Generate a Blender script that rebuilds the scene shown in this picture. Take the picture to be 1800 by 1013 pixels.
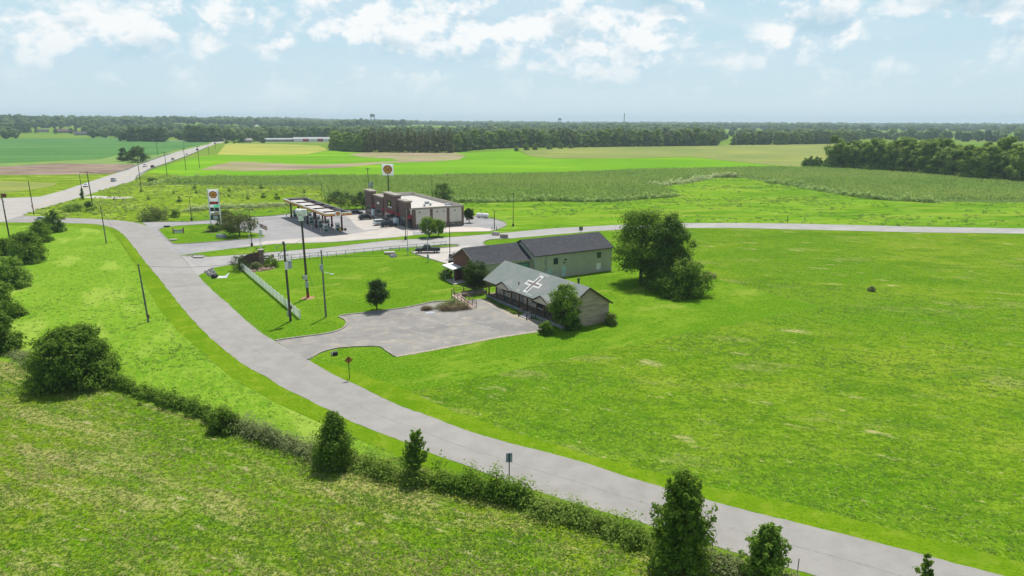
import bpy, bmesh, math, random
import numpy as np
from mathutils import Matrix, Vector
for o in list(bpy.data.objects): bpy.data.objects.remove(o)
S = bpy.context.scene
C = S.collection
R = math.radians
PI = math.pi
# ------------------------------------------------------------------ camera, sky, sun, exposure
CAM_H, PITCH, ROLL, FPX = 30.0, R(13.74), R(0.23), 1200.0
_f = np.array([0, math.cos(PITCH), -math.sin(PITCH)]); _r0 = np.array([1., 0, 0]); _u0 = np.cross(_r0, _f)
_r = _r0*math.cos(ROLL) + _u0*math.sin(ROLL); _u = np.cross(_r, _f); _c = np.array([0, 0, CAM_H])
cam_d = bpy.data.cameras.new('camera'); cam_d.sensor_width = 36; cam_d.lens = 24; cam_d.clip_start = .5; cam_d.clip_end = 40000
cam = bpy.data.objects.new('camera', cam_d); C.objects.link(cam)
cam.matrix_world = Matrix([[_r[0], _u[0], -_f[0], 0], [_r[1], _u[1], -_f[1], 0], [_r[2], _u[2], -_f[2], CAM_H], [0, 0, 0, 1]])
S.camera = cam
SUN_EL, SUN_AZ = R(66), R(12)          # azimuth clockwise from +Y
W = bpy.data.worlds.new("World"); S.world = W; W.use_nodes = True
S.view_settings.view_transform = 'Standard'; S.view_settings.look = 'None'
S.view_settings.gamma = 1; S.view_settings.exposure = 0.0
sl = bpy.data.lights.new('sun', 'SUN'); sl.energy = 4.9; sl.angle = R(.5); sl.color = (1, .96, .88)
so = bpy.data.objects.new('sun', sl); C.objects.link(so)
_sd = Vector((math.sin(SUN_AZ)*math.cos(SUN_EL), math.cos(SUN_AZ)*math.cos(SUN_EL), math.sin(SUN_EL)))
so.rotation_euler = _sd.to_track_quat('Z', 'Y').to_euler(); so.location = _sd*400
S.cycles.use_denoising = True; S.cycles.max_bounces = 6; S.cycles.diffuse_bounces = 3; S.cycles.transparent_max_bounces = 8
S.cycles.volume_bounces = 0; S.cycles.caustics_reflective = False; S.cycles.caustics_refractive = False


def ray(px, py): return _f + _r*(px-900)/FPX + _u*(506.5-py)/FPX
def G(px, py, z=0.):
    """ground point (height z) seen at this measured position of the photograph"""
    d = ray(px, py); t = (z-CAM_H)/d[2]; p = _c + d*t; return (float(p[0]), float(p[1]))
def P(pts, z=0.): return [G(a, b, z) for a, b in pts]


class NT:
    def __init__(s, nt): s.t = nt; nt.nodes.clear()
    def n(s, typ, ins=None, **kw):
        x = s.t.nodes.new(typ)
        for k, v in kw.items(): setattr(x, k, v)
        for k, v in (ins or {}).items(): s.set(x.inputs[k], v)
        return x
    def set(s, inp, v):
        if isinstance(v, bpy.types.NodeSocket): s.t.links.new(v, inp)
        elif hasattr(v, 'outputs'): s.t.links.new(v.outputs[0], inp)
        else:
            if isinstance(v, (tuple, list)) and len(v) == 3 and inp.type == 'RGBA': v = (*v, 1)
            inp.default_value = v
    def math(s, op, a, b=0., c=None, clamp=False):
        x = s.t.nodes.new('ShaderNodeMath'); x.operation = op; x.use_clamp = clamp
        s.set(x.inputs[0], a); s.set(x.inputs[1], b)
        if c is not None: s.set(x.inputs[2], c)
        return x.outputs[0]
    def mix(s, f, a, b):
        x = s.t.nodes.new('ShaderNodeMix'); x.data_type = 'RGBA'
        s.set(x.inputs[0], f); s.set(x.inputs[6], a); s.set(x.inputs[7], b); return x.outputs[2]
    def mrange(s, v, a, b, c=0., d=1., smooth=True):
        x = s.t.nodes.new('ShaderNodeMapRange'); x.interpolation_type = 'SMOOTHSTEP' if smooth else 'LINEAR'
        s.set(x.inputs[0], v)
        for i, k in enumerate((a, b, c, d)): s.set(x.inputs[i+1], k)
        return x.outputs[0]
    def noise(s, vec, scale, detail=4, rough=.55, dist=0.):
        x = s.t.nodes.new('ShaderNodeTexNoise'); s.set(x.inputs['Vector'], vec)
        for k, v in (('Scale', scale), ('Detail', detail), ('Roughness', rough), ('Distortion', dist)): x.inputs[k].default_value = v
        return x.outputs[0]
    def mapping(s, vec, scale=(1, 1, 1), rot=(0, 0, 0), loc=(0, 0, 0)):
        x = s.t.nodes.new('ShaderNodeMapping'); s.set(x.inputs[0], vec)
        if any(rot): x.vector_type = 'TEXTURE'; scale = tuple(1/q for q in scale)     # rotate first, then stretch
        x.inputs[1].default_value = loc; x.inputs[2].default_value = rot; x.inputs[3].default_value = scale; return x.outputs[0]


def build_world():
    k = NT(W.node_tree)
    sky = k.n('ShaderNodeTexSky', sky_type='NISHITA', sun_disc=False, sun_elevation=SUN_EL, sun_rotation=SUN_AZ,
              air_density=1.0, dust_density=2.2, ozone_density=1.6, altitude=100)
    d = k.n('ShaderNodeTexCoord').outputs['Generated']
    sep = k.n('ShaderNodeSeparateXYZ', {0: d})
    el = sep.outputs[2]; sx = sep.outputs[0]; sy = sep.outputs[1]
    base = k.mix(k.mrange(el, .12, .55, .93, .12), k.mix(1., (0, 0, 0), k.n('ShaderNodeVectorMath', {0: sky.outputs[0], 1: (1.1, 1.08, 1.05)}, operation='MULTIPLY').outputs[0]), k.mix(k.mrange(el, .0, .16), (7.9, 9.8, 10.6), (6.4, 9.1, 10.5)))
    m1 = k.mapping(d, (1, 1, 1.45)); m2 = k.mapping(d, (1, 1, 1.45), loc=(-.008, 0, .026))
    n1 = k.noise(m1, 13, 10, .60, .1); n2 = k.noise(m2, 13, 10, .60, .1)
    big = k.noise(m1, 4.2, 3, .5)
    # where the clouds of this sky stand (directions) : px, py, half-width, half-height, weight
    spots = [(70, 45, 120, 70, .24), (275, 50, 100, 60, .24), (410, 30, 34, 28, .24), (487, 78, 26, 22, .2), (620, 20, 50, 26, .22),
             (700, 62, 110, 55, .24), (880, 84, 130, 50, .22), (820, 20, 230, 50, .22), (980, 62, 70, 60, .24), (1120, 75, 75, 46, .2), (1150, 12, 110, 40, .2),
             (1445, 35, 78, 44, .3), (1480, 85, 80, 28, .12), (1700, 2, 140, 22, .22), (1790, 52, 60, 34, .28), (600, 105, 120, 24, .08),
             (1290, 105, 50, 20, .1), (120, 105, 130, 30, .1), (1130, 130, 70, 16, .05), (1560, 120, 110, 22, .06)]
    dark = [(1455, 38, 46, 24, 1.), (1000, 58, 26, 34, .8), (695, 84, 46, 16, .7), (1170, 10, 42, 14, .85), (1700, 0, 110, 16, .9), (1102, 95, 26, 24, .6),
            (250, 86, 60, 22, .6), (405, 24, 16, 12, .4), (486, 92, 18, 9, .6), (120, 50, 22, 12, .6), (1790, 62, 40, 14, .6), (870, 98, 70, 10, .4), (790, 110, 40, 14, .4), (830, 34, 40, 10, .5)]
    ang = k.math('DIVIDE', sx, k.math('MAXIMUM', sy, .05))
    hz = k.math('DIVIDE', el, k.math('MAXIMUM', sy, .05))
    # warp the lookup a little so that spot outlines are ragged
    wa = k.math('ADD', ang, k.math('MULTIPLY', k.math('SUBTRACT', k.noise(m1, 16, 6, .6), .5), .13))
    wh = k.math('ADD', hz, k.math('MULTIPLY', k.math('SUBTRACT', k.noise(m2, 17, 6, .6), .5), .06))
    def field(lst):
        tot = None
        for px, py, rx, ry, w in lst:
            v = ray(px, py); a0 = v[0]/v[1]; h0 = v[2]/v[1]
            vx = ray(px+rx, py); vy = ray(px, py-ry)
            ra = abs(vx[0]/vx[1]-a0); rh = abs(vy[2]/vy[1]-h0)
            dx = k.math('DIVIDE', k.math('SUBTRACT', wa, float(a0)), float(ra)); dh = k.math('DIVIDE', k.math('SUBTRACT', wh, float(h0)), float(rh))
            q = k.math('ADD', k.math('MULTIPLY', dx, dx), k.math('MULTIPLY', dh, dh))
            g = k.math('MULTIPLY', k.math('EXPONENT', k.math('MULTIPLY', q, -.75)), float(w*1.15))
            tot = g if tot is None else k.math('ADD', tot, g)
        return tot
    fs = field(spots)
    fd = field(dark)
    def puff(vec):
        vo = k.n('ShaderNodeTexVoronoi', {'Vector': k.mix(.06, vec, k.n('ShaderNodeTexNoise', {'Vector': vec, 'Scale': 14., 'Detail': 5.}).outputs['Color']), 'Scale': 17., 'Detail': 3.5, 'Roughness': .55}, feature='F1')
        return k.math('SUBTRACT', .46, vo.outputs['Distance'])
    q1 = k.math('ADD', n1, k.math('MULTIPLY', puff(m1), .34)); q2 = k.math('ADD', n2, k.math('MULTIPLY', puff(m2), .34))
    dens = k.math('ADD', k.math('ADD', k.math('ADD', q1, fs), k.math('MULTIPLY', fd, .14)), k.math('MULTIPLY', k.math('SUBTRACT', big, .5), .12))
    mask = k.mrange(dens, .31, .64)
    lit = k.mrange(k.math('SUBTRACT', q1, q2), -.14, .12)
    thin = k.mrange(k.noise(k.mapping(d, (1, 1, 5)), 5, 7, .6), .40, .72, 0, .5)
    base2 = k.mix(thin, base, (8.6, 9.9, 10.6))
    ccol = k.mix(lit, (7.0, 9.1, 10.4), (11.6, 11.8, 11.8))
    ccol = k.mix(k.mrange(fd, .10, .95, 0, .62), ccol, (4.9, 7.4, 8.9))
    fade = k.math('MULTIPLY', k.mrange(el, .015, .11, .15, .95), k.mrange(el, .3, .6, 1., .25))
    col = k.mix(k.math('MULTIPLY', mask, fade), base2, ccol)
    bg = k.n('ShaderNodeBackground', {0: col, 1: .085})
    k.n('ShaderNodeOutputWorld', {0: bg})
build_world()

# ------------------------------------------------------------------ materials
MATS = {}
def mat(name, col, col2=None, scale=3., rough=.85, bump=0., bscale=None, spec=.25, metal=0., layers=(), trans=0., tone=None, stretch=(1, 1, 1), rot=0., emit=None, coat=0., detail=5, lo=.35, hi=.65):
    """procedural material: two-colour noise, then layers of (scale, lo, hi, colour, amount[, stretch, rot])"""
    if name in MATS: return MATS[name]
    m = bpy.data.materials.new(name); m.use_nodes = True; k = NT(m.node_tree)
    co = k.n('ShaderNodeTexCoord').outputs['Object']
    mp = k.mapping(co, stretch, (0, 0, rot))
    c = k.mix(k.mrange(k.noise(mp, scale, detail), lo, hi), col, col2 or tuple(x*.82 for x in col))
    if tone:
        at = k.n('ShaderNodeAttribute', attribute_name='tone')
        c = k.mix(at.outputs['Fac'], c, tone)
    for L in layers:
        st = L[5] if len(L) > 5 else (1, 1, 1); ro = L[6] if len(L) > 6 else 0.
        q = k.mrange(k.noise(k.mapping(co, st, (0, 0, ro)), L[0], 6, .6), L[1], L[2], 0., L[4])
        c = k.mix(q, c, L[3])
    b = k.n('ShaderNodeBsdfPrincipled', {'Base Color': c, 'Roughness': rough, 'Metallic': metal, 'Specular IOR Level': spec, 'Coat Weight': coat})
    if emit: k.set(b.inputs['Emission Color'], emit[0]); b.inputs['Emission Strength'].default_value = emit[1]
    if bump:
        bn = k.n('ShaderNodeBump', {'Height': k.noise(mp, bscale or scale*6, 4, .6), 'Strength': min(1., bump), 'Distance': .1 if bump <= 1 else .1*bump})
        k.set(b.inputs['Normal'], bn)
    out = b.outputs[0]
    if trans:
        tr = k.n('ShaderNodeBsdfTranslucent', {'Color': k.mix(.5, c, tuple(min(1, x*1.5) for x in (tone or col)))})
        out = k.n('ShaderNodeMixShader', {0: trans, 1: out, 2: tr}).outputs[0]
    k.n('ShaderNodeOutputMaterial', {0: out})
    MATS[name] = m; return m

HEDGE_ROT = R(-27)
m_meadow = mat('meadow_grass', (0.112, 0.201, 0.0066), (0.152, 0.241, 0.0110), .11, .95, 1.2, 2.2, 0, layers=[
    (.35, .44, .62, (0.073, 0.177, 0.0055), .7, (.5, 1, 1)), (1.1, .44, .60, (0.181, 0.289, 0.0165), .8, (.5, 1, 1)), (.06, .46, .58, (0.211, 0.284, 0.0220), .75, (.55, 1, 1), R(-20)), (.022, .44, .58, (0.073, 0.193, 0.0066), .65), (.11, .52, .62, (0.069, 0.166, 0.0066), .7, (.45, 1, 1), R(10)), (.16, .56, .66, (.26, .27, .085), .6, (.4, 1, 1), R(-15)),
    (2.3, .48, .62, (0.044, 0.112, 0.0033), .6, (.8, 1.1, 1)), (3.1, .50, .62, (0.216, 0.326, 0.0275), .65, (1.1, .7, 1), R(20)), (6, .50, .64, (0.034, 0.091, 0.0022), .5), (.7, .5, .64, (0.059, 0.144, 0.0055), .6, (.5, 1, 1), R(-25)),
    (.30, .62, .70, (.40, .36, .17), .7, (.35, 1, 1), HEDGE_ROT), (1.7, .62, .70, (.42, .38, .18), .65, (.5, 1, 1), HEDGE_ROT)])
m_hay = mat('hay_meadow_grass', (0.137, 0.219, 0.0088), (0.191, 0.262, 0.0165), .07, .95, 1.4, 2.6, 0, layers=[
    (.35, .46, .64, (0.078, 0.198, 0.0044), .85), (.9, .47, .64, (.33, .31, .11), .7, (.35, 1, 1), HEDGE_ROT), (.045, .42, .56, (0.103, 0.230, 0.0066), .65),
    (.20, .50, .60, (.38, .33, .14), .65, (.22, 1, 1), HEDGE_ROT), (2.4, .47, .58, (0.041, 0.091, 0.0022), .8), (3.3, .50, .64, (0.245, 0.332, 0.0385), .65, (1, .7, 1), R(15)), (1.4, .58, .68, (.44, .39, .21), .7, (.3, 1, 1), HEDGE_ROT), (6, .48, .60, (0.049, 0.096, 0.0033), .6)])
m_lawn = mat('mown_lawn_grass', (0.096, 0.219, 0.0072), (0.132, 0.257, 0.0116), .14, .95, .8, 9, 0, layers=[
    (.8, .42, .58, (0.186, 0.305, 0.0231), .85, (.12, 1, 1), R(33)), (2.4, .44, .60, (0.054, 0.150, 0.0044), .8, (.35, 1, 1), R(33)), (.3, .48, .60, (0.167, 0.280, 0.0198), .75), (.07, .42, .55, (0.069, 0.182, 0.0055), .75), (4, .48, .60, (0.196, 0.321, 0.0220), .75, (.6, 1, 1)), (6, .50, .62, (0.044, 0.123, 0.0033), .6), (.16, .58, .66, (0.235, 0.300, 0.0440), .65, (.4, 1, 1), R(33))])
m_verge = mat('verge_grass', (0.118, 0.223, 0.0066), (0.152, 0.257, 0.0099), .2, .95, .9, 8, 0, layers=[(3, .45, .62, (0.078, 0.171, 0.0044), .8), (.6, .48, .64, (0.196, 0.273, 0.0220), .7), (9, .5, .66, (0.206, 0.321, 0.0165), .6), (.12, .48, .6, (0.093, 0.203, 0.0055), .6)])
m_weed = mat('weedy_meadow', (0.118, 0.209, 0.0066), (0.176, 0.268, 0.0154), .05, .95, 1.2, 1.5, 0, layers=[
    (.16, .45, .62, (0.235, 0.300, 0.0303), .75, (.5, 1, 1)), (.5, .45, .62, (0.054, 0.123, 0.0044), .9), (.12, .54, .62, (0.314, 0.407, 0.0715), .65, (.4, 1, 1)), (1.4, .48, .64, (0.225, 0.321, 0.0275), .8)])
m_farland = mat('far_farmland', (.11, .21, .02), (.16, .24, .03), .004, .95, 0, spec=0, layers=[(.012, .52, .66, (.20, .24, .05), .6)])
m_soy = mat('soybean_field', (.075, .185, .050), (.098, .215, .062), .012, .95, .8, .9, 0, layers=[(.02, .5, .62, (.125, .245, .075), .7, (.25, 1, 1), R(20)), (.3, .46, .64, (.055, .150, .036), .7)])
m_green = mat('light_meadow_grass', (0.132, 0.262, 0.0143), (0.181, 0.316, 0.0248), .09, .95, 1.2, 2.2, 0, layers=[(.5, .44, .64, (0.093, 0.230, 0.0099), .7), (1.6, .46, .66, (0.245, 0.364, 0.0440), .7, (.5, 1, 1), R(-60)), (4.0, .48, .64, (0.059, 0.150, 0.0055), .75), (.14, .52, .62, (0.294, 0.385, 0.0660), .6, (.25, 1, 1), R(-62)), (9, .5, .66, (0.284, 0.407, 0.0495), .6)])
m_soil = mat('ploughed_soil', (.20, .145, .105), (.29, .22, .165), .05, .95, .6, 2, .1, layers=[(.09, .5, .66, (.12, .085, .062), .7, (.35, 1, 1), R(-15)), (.3, .6, .75, (.36, .29, .21), .5, (.3, 1, 1)), (.06, .6, .7, (.13, .20, .04), .4)])
m_stub = mat('bare_soil', (.33, .255, .175), (.25, .25, .09), .03, .95, .6, 2, .1, layers=[(.02, .48, .66, (.19, .135, .115), .75, (.35, 1, 1), R(5)), (.2, .55, .7, (.16, .29, .03), .5, (.3, 1, 1))])
m_bright = mat('young_crop_field', (0.118, 0.278, 0.0121), (0.152, 0.316, 0.0154), .014, .95, .6, 1.5, 0, layers=[(.02, .52, .68, (0.245, 0.420, 0.0165), .7, (.35, 1, 1)), (.12, .50, .70, (0.088, 0.268, 0.0077), .55, (.3, 1, 1)), (.5, .52, .7, (0.196, 0.385, 0.0165), .5, (.4, 1, 1))])
m_yellow = mat('ripening_field', (.27, .30, .045), (.36, .36, .06), .01, .95, .6, 1.2, .1, layers=[(.03, .5, .7, (.20, .27, .05), .6, (.3, 1, 1)), (.3, .55, .75, (.19, .23, .04), .4)])
m_olive = mat('tasselled_corn_field', (.165, .215, .045), (.215, .245, .058), .008, .95, .9, .8, .1, layers=[(.02, .5, .66, (.30, .31, .05), .7, (.5, 1, 1)), (.4, .55, .75, (.12, .17, .03), .5, (.3, 1, 1))])
m_corn_floor = mat('corn_floor', (.080, .150, .020), (.11, .18, .030), .4, .95)
m_corn = mat('corn_leaf', (.135, .280, .030), (.175, .300, .045), .02, .7, spec=.15, trans=.55, tone=(.27, .36, .08), layers=[(.05, .5, .68, (.10, .18, .045), .5)])
m_road = mat('road_asphalt', (.262, .250, .234), (.300, .288, .270), .5, .9, .25, 30, .15, layers=[(.06, .45, .65, (.34, .325, .31), .5), (9, .5, .7, (.23, .22, .215), .45), (.35, .56, .72, (.30, .29, .28), .4, (.3, 1, 1), R(50))])
m_hwy = mat('highway_concrete', (.35, .33, .305), (.39, .37, .34), .2, .9, 0, spec=.15, layers=[(.08, .5, .7, (.36, .34, .33), .5)])
m_lot = mat('parking_asphalt', (.272, .258, .242), (.230, .220, .210), .35, .9, .3, 20, .15, layers=[(.5, .50, .68, (.36, .32, .26), .7), (.16, .50, .62, (.17, .165, .165), .6), (1.1, .58, .68, (.44, .37, .28), .5, (.4, 1, 1), R(20)), (8, .52, .7, (.25, .245, .24), .4)])
m_store_lot = mat('forecourt_asphalt', (.270, .265, .27), (.31, .305, .305), .12, .9, .1, 20, .15, layers=[(.1, .5, .66, (.21, .205, .21), .6, (.4, 1, 1), R(15)), (.5, .55, .72, (.42, .41, .40), .4)])
m_conc = mat('pale_concrete', (.42, .385, .35), (.47, .435, .40), .3, .9, .1, 12, .15, layers=[(.7, .55, .7, (.42, .39, .36), .4)])
m_kerb = mat('kerb_concrete', (.36, .335, .285), (.25, .23, .19), .8, .9, .2, 10)
m_gravel = mat('gravel', (.42, .37, .30), (.30, .26, .20), 2.2, .95, .8, 6)
m_seam = mat('tar_seam', (.215, .207, .20), (.27, .26, .25), 2.)
m_yline = mat('yellow_paint', (.50, .37, .12), (.36, .33, .27), .8, .8)
m_wline = mat('white_paint', (.46, .45, .43), (.30, .29, .285), 1.5, .8)
m_white = mat('white_metal', (.80, .80, .80), (.70, .70, .71), .7, .5)
m_sign = mat('translucent_sign_white', (.86, .87, .90), (.84, .85, .88), .3, .5, trans=.65)
m_vinyl = mat('white_vinyl', (.82, .83, .84), (.74, .76, .78), .7, .5, trans=.3)
m_black = mat('black_metal', (.025, .025, .027), (.04, .04, .042), 3, .5)
m_dsteel = mat('galvanised_steel', (.33, .35, .38), (.25, .27, .30), 2, .45, metal=.4)
m_grey = mat('grey_metal', (.42, .45, .47), (.34, .37, .39), 2, .5)
m_wood = mat('weathered_pole_wood', (.11, .090, .072), (.065, .052, .042), 1.5, .9, .4, 20, stretch=(6, 6, .6))
m_bark = mat('tree_bark', (.105, .078, .055), (.055, .040, .030), 2.5, .95, .8, 8, stretch=(4, 4, 1))
m_ceram = mat('insulator_ceramic', (.45, .47, .48), None, 3, .3)
m_brick = mat('brown_brick', (.165, .075, .055), (.10, .052, .042), 5, .9, .3, 12, layers=[(14, .5, .7, (.23, .125, .095), .4)])
m_sbrick = mat('store_brick', (.165, .110, .094), (.115, .078, .068), 2.4, .9, .3, 12, layers=[(9, .5, .7, (.21, .12, .10), .5)])
m_stone = mat('stone_wainscot', (.26, .215, .175), (.13, .10, .085), 2.2, .9, .5, 5)
m_stucco = mat('beige_stucco', (.62, .57, .50), (.57, .52, .46), .6, .9, .1, 20)
m_sage = mat('sage_metal_siding', (.45, .435, .36), (.415, .40, .335), .5, .55, 0, layers=[(2, .5, .7, (.46, .49, .37), .4, (1, 1, .2)), (1.5, .55, .7, (.34, .37, .27), .5, (1, 1, .12))])
m_shingle = mat('charcoal_shingle', (.058, .061, .070), (.041, .043, .051), 1.5, .9, .4, 9, layers=[(12, .5, .7, (.10, .095, .105), .5), (.5, .5, .7, (.08, .075, .08), .4, (.3, 1, 1))])
m_gshingle = mat('grey_green_shingle', (.200, .235, .220), (.235, .250, .240), .5, .9, .4, 10, layers=[(10, .48, .68, (.14, .165, .155), .6), (.35, .50, .66, (.285, .275, .27), .5)])
m_paint_roof = mat('roof_white_paint', (.66, .66, .65), (.52, .53, .52), 2.5, .8)
m_paint_brown = mat('roof_brown_paint', (.17, .135, .125), (.20, .165, .155), 3, .8)
m_siding = mat('weathered_board_siding', (.46, .375, .28), (.31, .245, .18), 1.3, .9, .3, 12, stretch=(.35, .35, 7), layers=[(1.2, .52, .7, (.165, .13, .095), .55, (.5, .5, 3))])
m_porchwall = mat('tan_board_wall', (.56, .49, .41), (.50, .43, .36), 1, .9, .1, 9)
m_trim = mat('brown_wood_trim', (.085, .058, .042), (.055, .038, .028), 2, .8)
m_post = mat('porch_post_wood', (.13, .085, .062), (.085, .058, .044), 2, .85)
m_deck = mat('porch_deck_boards', (.27, .225, .19), (.19, .165, .14), 2, .9, stretch=(1, 6, 1))
m_skirt = mat('grey_blue_skirt', (.24, .275, .28), (.18, .20, .205), 1.5, .9)
m_glass = mat('dark_glass', (.022, .030, .036), (.035, .045, .05), 1, .08, spec=.6)
m_bluedoor = mat('pale_blue_door', (.42, .56, .60), (.37, .51, .55), 1, .5)
m_gdoor = mat('green_overhead_door', (.11, .29, .20), (.09, .25, .17), 1.4, .5, stretch=(.2, 1, 5))
m_red = mat('red_canvas', (.34, .028, .045), (.27, .022, .035), 2, .7)
m_mem = mat('white_roof_membrane', (.52, .49, .455), (.46, .435, .405), .25, .8, layers=[(.12, .52, .68, (.46, .45, .44), .5)])
m_copin = mat('taupe_coping', (.34, .295, .245), (.30, .26, .22), 1, .6)
m_tile = mat('yellow_fascia', (.64, .37, .085), (.60, .34, .08), 1, .4)
m_cap = mat('grey_fascia_back', (.42, .43, .46), (.24, .24, .27), .9, .5, stretch=(1, 1, 1))
m_steelbr = mat('dark_brown_beam', (.065, .030, .026), (.045, .024, .022), 2, .6)
m_emred = mat('emblem_red', (.42, .012, .010), None, 2, .4)
m_emyel = mat('emblem_yellow', (1.0, .62, .11), (.98, .58, .10), 2, .4, trans=.4)
m_ledred = mat('price_panel_red', (.15, .006, .012), None, 3, .3)
m_ledr = mat('red_digits', (.7, .05, .05), None, 3, .4, emit=((1, .07, .08), .35))
m_ledg = mat('green_digits', (.05, .65, .35), None, 3, .4, emit=((.04, 1, .45), .45))
m_pumpw = mat('pump_white', (.62, .66, .66), None, 3, .4)
m_pumpg = mat('pump_dark_green', (.03, .12, .10), None, 3, .4)
m_tyre = mat('tyre_rubber', (.018, .018, .018), None, 5, .85)
m_rim = mat('alloy_rim', (.45, .45, .46), None, 5, .35, metal=.6)
m_lampw = mat('headlamp_glass', (.75, .75, .72), None, 5, .15)
m_lampr = mat('tail_lamp_red', (.40, .01, .01), None, 5, .2)
m_plast = mat('dark_plastic', (.03, .03, .03), None, 5, .6)
def paint(n, c): return mat('car_paint_'+n, c, tuple(x*.95 for x in c), 1, .35, spec=.4, coat=.15)
def leafm(n, a, b, tone, tr=.3): return mat('leaves_'+n, a, b, .6, .65, spec=.12, trans=tr, tone=tone)
L_dark = leafm('dark', (.068, .143, .013), (.088, .171, .018), (.193, .297, .033), .44)
L_deep = leafm('deep', (.026, .060, .010), (.036, .075, .013), (.075, .125, .022), .3)
L_mid = leafm('mid', (.086, .177, .015), (.107, .203, .018), (.218, .325, .039), .46)
L_bright = leafm('bright', (.090, .190, .018), (.115, .22, .024), (.24, .36, .05), .42)
L_yel = leafm('yellowish', (.115, .175, .028), (.145, .21, .036), (.25, .31, .07))
L_grey = leafm('grey', (.13, .18, .055), (.16, .20, .07), (.27, .31, .13), .4)
L_pine = leafm('pine', (.066, .139, .015), (.080, .161, .019), (.173, .271, .036), .44)
L_dry = leafm('dry', (.17, .125, .065), (.20, .155, .085), (.30, .25, .14), .2)
L_wood = leafm('woodland', (.084, .168, .018), (.110, .199, .022), (.280, .370, .050), .42)
L_poplar = leafm('poplar', (.098, .135, .026), (.122, .158, .032), (.24, .235, .065), .36)
L_far = leafm('far', (.057, .121, .028), (.076, .144, .032), (.184, .253, .063), .35)
L_weed = leafm('weeds', (.125, .235, .020), (.16, .26, .030), (.28, .36, .08), .45)

# ------------------------------------------------------------------ object helpers
def link(o): C.objects.link(o); return o
def tag(o, label=None, cat=None, group=None, kind=None):
    for k_, v in (('label', label), ('category', cat), ('group', group), ('kind', kind)):
        if v: o[k_] = v
    return o
def thing(name, label, cat, loc=(0, 0, 0), rot=0., group=None, scale=1.):
    o = link(bpy.data.objects.new(name, None)); o.location = loc if len(loc) == 3 else (loc[0], loc[1], 0)
    o.rotation_euler = (0, 0, rot); o.scale = (scale,)*3; o.empty_display_size = .2
    return tag(o, label, cat, group)
def obj(name, me, m=None, parent=None, smooth=False):
    if m is not None and not me.materials: me.materials.append(m)
    o = link(bpy.data.objects.new(name, me))
    if parent is not None: o.parent = parent
    if smooth: me.shade_smooth()
    return o
def kids(o): return [x for x in C.objects if x.parent is o]
def copy_tree(o, loc=None, rot=None, label=None, scale=None, parent=None):
    c = o.copy(); C.objects.link(c)
    if parent is not None: c.parent = parent
    if loc is not None: c.location = loc if len(loc) == 3 else (loc[0], loc[1], 0)
    if rot is not None: c.rotation_euler = (0, 0, rot)
    if scale is not None: c.scale = scale if isinstance(scale, tuple) else (scale,)*3
    if label: c['label'] = label
    for ch in o.children: copy_tree(ch, parent=c)
    return c

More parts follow.
